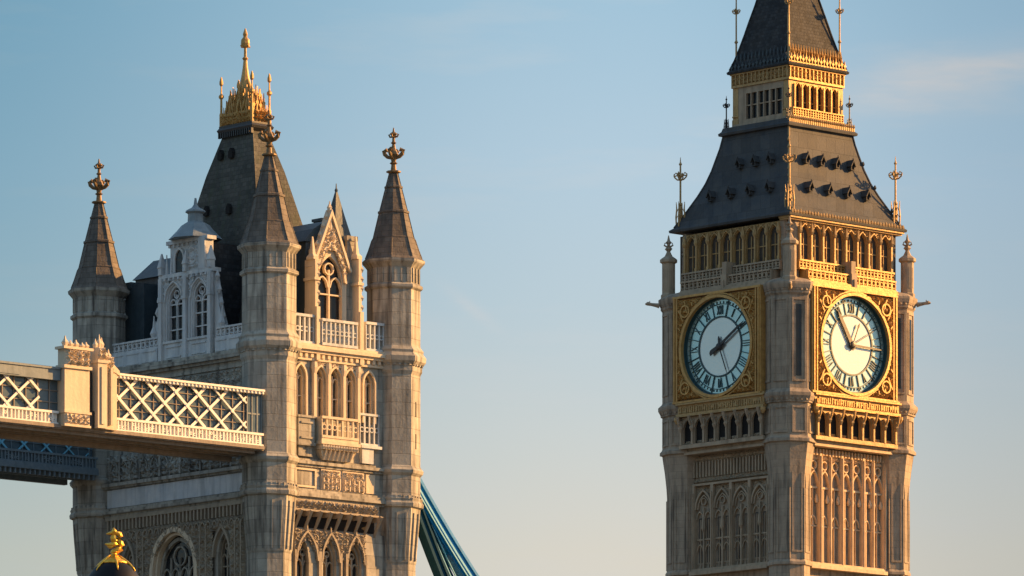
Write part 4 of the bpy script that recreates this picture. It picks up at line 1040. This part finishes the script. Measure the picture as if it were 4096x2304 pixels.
# ================================================================== HIGH WALKWAYS
def walkway(root, front):
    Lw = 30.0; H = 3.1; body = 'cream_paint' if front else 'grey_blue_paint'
    m = MB()                                     # deck slab with longitudinal joists underneath
    m.box(-Lw, 0, -1.2, 1.2, -.10, .12); m.box(-Lw, 0, -1.28, -1.2, -.04, .14)
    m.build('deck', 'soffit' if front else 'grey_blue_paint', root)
    m = MB()
    for y0, y1, dz in ((-.95,-.75,-.26),(-.3,-.1,-.30),(.35,.55,-.30),(.9,1.2,-.52)): m.box(-Lw, -.4, y0, y1, dz, -.10)
    n = 24
    for i in range(n): x = -Lw+.6+(Lw-1.2)*i/n; m.box(x-.05, x+.05, -.75, .9, -.2, -.10)
    m.build('soffit_beam', 'soffit' if front else 'grey_blue_paint', root)
    m = MB(); m.box(-Lw, -.15, -.92, -.90, .8, 2.95); m.build('glazing', 'blue_glass', root)
    m = MB(); rg = random.Random(31)
    for i in range(int(Lw/.75)):
        x = -.4-.75*i; m.box(x-.025, x+.025, -.98, -.92, .8, 2.95)
    for z in (1.25, 1.85, 2.45): m.box(-Lw, -.15, -.985, -.92, z-.02, z+.02)
    m.build('glazing_bar', 'soffit' if front else 'grey_blue_paint', root)
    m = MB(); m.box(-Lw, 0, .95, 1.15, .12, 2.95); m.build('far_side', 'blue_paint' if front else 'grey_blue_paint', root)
    m = MB(); m.loft([[(x, y, z) for y, z in ((-.95, 3.0), (-.8, 3.10), (0, 3.18), (.8, 3.12), (1.15, 3.0), (1.15, 2.95), (-.95, 2.95))] for x in (-Lw, 0)]); m.build('roof', 'grey_blue_paint', root)
    xs = -13.4 if front else -Lw
    m = MB()
    if front:
        m.fb(-9.95, 0, 1.0, 1.24, 2.82, 2.95); m.fb(-9.95, 0, 1.0, 1.32, 2.95, 3.06)
        for i in range(40): x = -9.8+9.7*i/39; m.fb(x-.04, x+.04, 1.24, 1.29, 2.84, 2.95)
        m.build('top_chord', 'cream_paint', root); m = MB()
        m.fb(-Lw, -13.4, 1.0, 1.24, 2.35, 3.0); m.fb(-Lw, -13.4, 1.24, 1.3, 2.9, 3.0); m.fb(-Lw, -16.0, 1.24, 1.27, 2.42, 2.6)
        m.build('top_chord', 'grey_blue_paint', root)
    else:
        m.fb(-Lw, 0, 1.0, 1.24, 2.7, 3.0); m.build('top_chord', 'grey_blue_paint', root)
    m = MB(); H0, H1 = .80, 2.86                 # lattice of crossing flats
    def bars(xa, xb, top, wd):
        p, run = 1.5, 2.35*(top-H0)/2.0; i = 0; x = xa-run
        while x < xb:
            for a0, a1, lay in ((x, x+run, 1.02), (x+run, x, 1.045)):
                (p0, z0), (p1, z1) = sorted(((a0, H0), (a1, top)))
                lo, hi = max(p0, xa), min(p1, xb)
                if hi-lo > .15:
                    f = lambda q: z0+(z1-z0)*(q-p0)/(p1-p0)
                    k = wd*(1.0 if (lo+hi)/2 < -3.2 else .62)
                    m.ribbon([(lo, f(lo)), (hi, f(hi))], k, 1.02, lay+.03)
            for kk in (-1, 0, 1):                # bolted plates where the flats cross
                u = .5+kk*p/(2*run); cx = x+run*u
                if xa+.1 < cx < xb-.1: m.extr(circle(cx, H0+(top-H0)*u, wd*.72, 8), 1.07, 1.105)
            x += p; i += 1
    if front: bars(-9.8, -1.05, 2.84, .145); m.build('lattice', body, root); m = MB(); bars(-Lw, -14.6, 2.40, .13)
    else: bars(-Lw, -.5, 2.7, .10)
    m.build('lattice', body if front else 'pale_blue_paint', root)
    if front:                                    # closed end bay beside the tower
        m = MB(); m.fb(-1.0, 0, .9, 1.0, .8, 2.84)
        for q in (-1.0, -.68, -.34, -.06): m.fb(q-.0, q+.06, 1.0, 1.05, .8, 2.84)
        m.fb(-1.0, 0, 1.0, 1.04, 1.75, 1.83); m.build('end_panel', 'grey_blue_paint', root)
        m = MB(); m.fb(-.94, -.02, 1.004, 1.012, .85, 2.8); m.build('end_window', 'blue_glass', root)
    m = MB()
    def bal(xa, xb):
        m.fb(xa, xb, 1.0, 1.20, .10, .22); m.fb(xa, xb, 1.0, 1.22, .68, .80); m.fb(xa, xb, 1.02, 1.08, .22, .68)
        rg = random.Random(7); x = xa+.12
        while x < xb-.1:
            k = rg.uniform(.06, .10); m.fb(x-k/2, x+k/2, 1.08, 1.19, .22, .68)
            if rg.random() < .5: m.ribbon(circle(x+.12, .33+.22*rg.random(), .07, 6), .04, 1.08, 1.16, True)
            x += rg.uniform(.20, .27)
    if front: bal(-9.95, 0); m.build('balustrade', body, root); m = MB(); bal(-Lw, -13.5)
    else: bal(-Lw, 0)
    m.build('balustrade', body, root)
    if not front:
        m = MB()
        for i in range(90): x = -Lw+.3+(Lw-.6)*i/89; m.fb(x-.05, x+.05, 1.0, 1.25, -.45, -.10)
        m.fb(-Lw, 0, 1.0, 1.3, -.18, -.04); m.build('fringe', 'grey_blue_paint', root)
    else:
        m = MB()                                 # heraldic pier with carved head
        m.fb(-13.35, -11.75, .9, 1.52, .1, 3.0); m.fb(-13.42, -11.68, .9, 1.60, .72, .84); m.fb(-13.4, -11.7, .9, 1.58, .05, .16)
        m.fb(-13.45, -11.65, .9, 1.62, 2.98, 3.14); m.fb(-13.3, -11.8, .9, 1.5, 3.14, 3.95); m.relief(-13.3, -11.8, 3.15, 3.95, 1.5, .2, .45, .06, 95, None, .9)
        m.relief(-13.3, -11.8, .2, .7, 1.52, .12, .3, .06, 96, None, .9)
        m.fb(-13.5, -11.6, .9, 1.66, 3.95, 4.08)
        for x, h in ((-13.2,.55),(-12.85,.35),(-12.5,.4),(-12.1,.3),(-11.85,.35)): m.lathe(x, -1.35, [(.12,4.08),(.2,4.08+h*.4),(.07,4.08+h*.7),(.03,4.08+h)], 6)
        m.build('pier', 'portland_warm', root)
        m = MB()
        m.fb(-11.35, -10.75, .9, 1.70, .1, 3.4); m.fb(-10.72, -10.25, .9, 1.5, .1, 3.3); m.fb(-10.2, -9.9, .9, 1.42, .1, 3.2)
        for x, w_ in ((-11.05,.2),(-10.48,.14)): m.fb(x-w_*.5, x+w_*.5, 1.5, 1.76, .3, 3.2)
        m.fb(-11.4, -10.7, .9, 1.76, 3.4, 3.55); m.fb(-11.3, -10.8, .9, 1.6, 3.55, 4.2); m.relief(-11.3, -10.8, 3.6, 4.2, 1.6, .14, .3, .05, 97, None, .9)
        m.extr([(-10.75,3.3),(-9.7,2.9),(-9.75,3.15),(-10.2,3.5),(-10.45,3.9),(-10.75,4.1)], .95, 1.45); m.relief(-10.7, -10.2, 2.9, 3.8, 1.5, .14, .3, .05, 98, None, .9)
        for x, h in ((-11.25,.5),(-11.0,.75),(-10.85,.6),(-10.4,.35)): m.lathe(x, -1.35, [(.1,4.15 if x < -10.7 else 3.7),(.16,4.15+h*.4 if x < -10.7 else 3.9),(.06,4.15+h*.7 if x < -10.7 else 4.0),(.02,4.15+h if x < -10.7 else 4.2)], 6)
        m.build('pier', 'portland_warm', root)
        m = MB(); m.fb(-11.72, -11.38, .9, 1.45, .1, .95); m.fb(-11.68, -11.42, .9, 1.3, .95, 3.0); m.build('drainpipe', 'iron', root)
WK = empty('high_walkway', bworld(-A-1.2, -6.9, 44.4), R(90-BA), label='sunlit cream lattice walkway with carved piers, nearer of the two', category='walkway', group='high-level walkways of the bridge')
walkway(WK, True)
WK2 = empty('high_walkway', bworld(-A-1.2, 6.9, 44.4), R(90-BA), label='shaded blue-grey walkway behind and below the cream one', category='walkway', group='high-level walkways of the bridge')
walkway(WK2, False)

# ================================================================== SUSPENSION CHAIN
CH = empty('suspension_chain', bworld(A+1.15, -B, 0), R(90-BA), label='blue steel suspension chain curving down from the bridge tower', category='chain')
U0 = A+1.15
def zu(u): t = u+A-10.41; return 43.35-28*(1-math.exp(-t/22))
def zl(u): t = u+A-10.41; return 41.9-34*(1-math.exp(-t/17))
us = [U0+i*.8 for i in range(46)]
def curve(fn, off): return [(u-U0, fn(u)+off) for u in us]
m = MB(); m.ribbon(curve(zu, -.42), .86, -.32, .32); m.build('upper_chord', 'blue_paint', CH)
m = MB(); m.ribbon(curve(zu, -.02), .10, -.40, .40); m.ribbon(curve(zu, -.86), .10, -.40, .40); m.build('flange', 'blue_paint', CH)
m = MB(); m.ribbon(curve(zu, -.52), .10, .30, .37); m.ribbon(curve(zu, -.88), .07, .40, .43); m.build('rail', 'pale_blue_paint', CH)
m = MB(); m.ribbon(curve(zl, -.10), .55, -.30, .30); m.ribbon(curve(zl, .16), .10, -.38, .38); m.build('lower_chord', 'dark_paint', CH)
mixf = lambda k: (lambda u: zl(u)*(1-k)+zu(u)*k)
m = MB(); m.ribbon(curve(mixf(.24), 0), .045, .2, .26); m.ribbon(curve(mixf(.44), 0), .045, .2, .26); m.build('rod', 'pale_blue_paint', CH)
m = MB()
for i in range(0, 44, 2): m.ribbon([(us[i]-U0, zl(us[i])), (us[i+2]-U0, zu(us[i+2])-.5)], .10, -.12, .02)
m.ribbon(curve(mixf(.32), 0), .30, -.1, .12)
m.build('web', 'dark_paint', CH)

# ================================================================== STREET LAMP
lx = (287-1288)/FX*73.5
SL = empty('street_lamp', (lx, 73.5, 0), .3, label='black street lamp cap with a gold sea-creature finial in front of the tower', category='street lamp')
m = MB(); m.lathe(0, 0, [(.42,0),(.42,.25),(.34,.3),(.3,.9),(.22,1.0),(.16,1.2),(.13,3.5),(.17,3.6),(.11,3.7),(.09,7.6),(.16,7.75),(.12,7.9),(.26,8.05),(.30,8.15)], 16); m.build('post', 'lamp_black', SL, smooth=True)
m = MB(); m.lathe(0, 0, [(.20,8.15),(.26,8.4),(.29,8.8),(.28,8.98)], 16); m.build('lantern_glass', 'lamp_glass', SL, smooth=True)
m = MB()
for i in range(6):
    a = i*math.pi/3; m.tube([(r*math.cos(a), r*math.sin(a), z) for r, z in ((.27,8.12),(.28,8.4),(.31,8.8),(.32,9.0))], .018, 5)
m.build('lantern_frame', 'lamp_black', SL)
m = MB(); m.lathe(0, 0, [(.34,8.93),(.42,8.97),(.43,9.02),(.385,9.06),(.365,9.12),(.32,9.22),(.27,9.32),(.215,9.40),(.16,9.445),(.12,9.465)], 32); m.build('cap', 'lamp_black', SL, smooth=True)
m = MB(); m.lathe(0, 0, [(.165,9.445),(.16,9.465),(.10,9.50),(.06,9.53),(.035,9.55),(.03,9.565),(.045,9.575),(.03,9.59)], 12)
for i in range(6):
    a = i*math.pi/3+.45; m.tube([(r*math.cos(a), r*math.sin(a), z) for r, z in ((.05,9.54),(.10,9.505),(.155,9.464),(.19,9.432),(.225,9.395),(.25,9.36))], [.010,.014,.015,.013,.010,.005], 6)
lc = m.build('cap_crown', 'lamp_gold', SL, smooth=True)
m = MB()                                         # curling gilt sea creature
m.tube([(x, 0, z) for x, z in ((-.02,9.585),(.03,9.615),(.085,9.655),(.10,9.705),(.085,9.75),(.055,9.785),(.06,9.825),(.085,9.86),(.075,9.90),(.02,9.915),(-.05,9.905),(-.105,9.89))],
       [.045,.05,.052,.048,.046,.044,.042,.042,.04,.036,.028,.010], 8)
m.tube([(.03,0,9.74),(-.02,0,9.715),(-.07,0,9.71),(-.125,0,9.725)], [.05,.046,.036,.010], 8)
m.tube([(.04,0,9.76),(.0,.01,9.79),(-.01,0,9.84),(.0,0,9.89)], [.042,.046,.042,.03], 8)
m.tube([(.0,0,9.91),(.0,0,9.95),(-.005,0,10.0)], [.042,.034,.008], 8)
m.tube([(-.01,0,9.69),(-.06,-.02,9.665),(-.095,0,9.68)], [.03,.024,.006], 6)
m.v = [(x*.82, y*.82, 9.57+(z-9.585)*.66) for x, y, z in m.v]
m.build('finial', 'lamp_gold', SL, smooth=True)
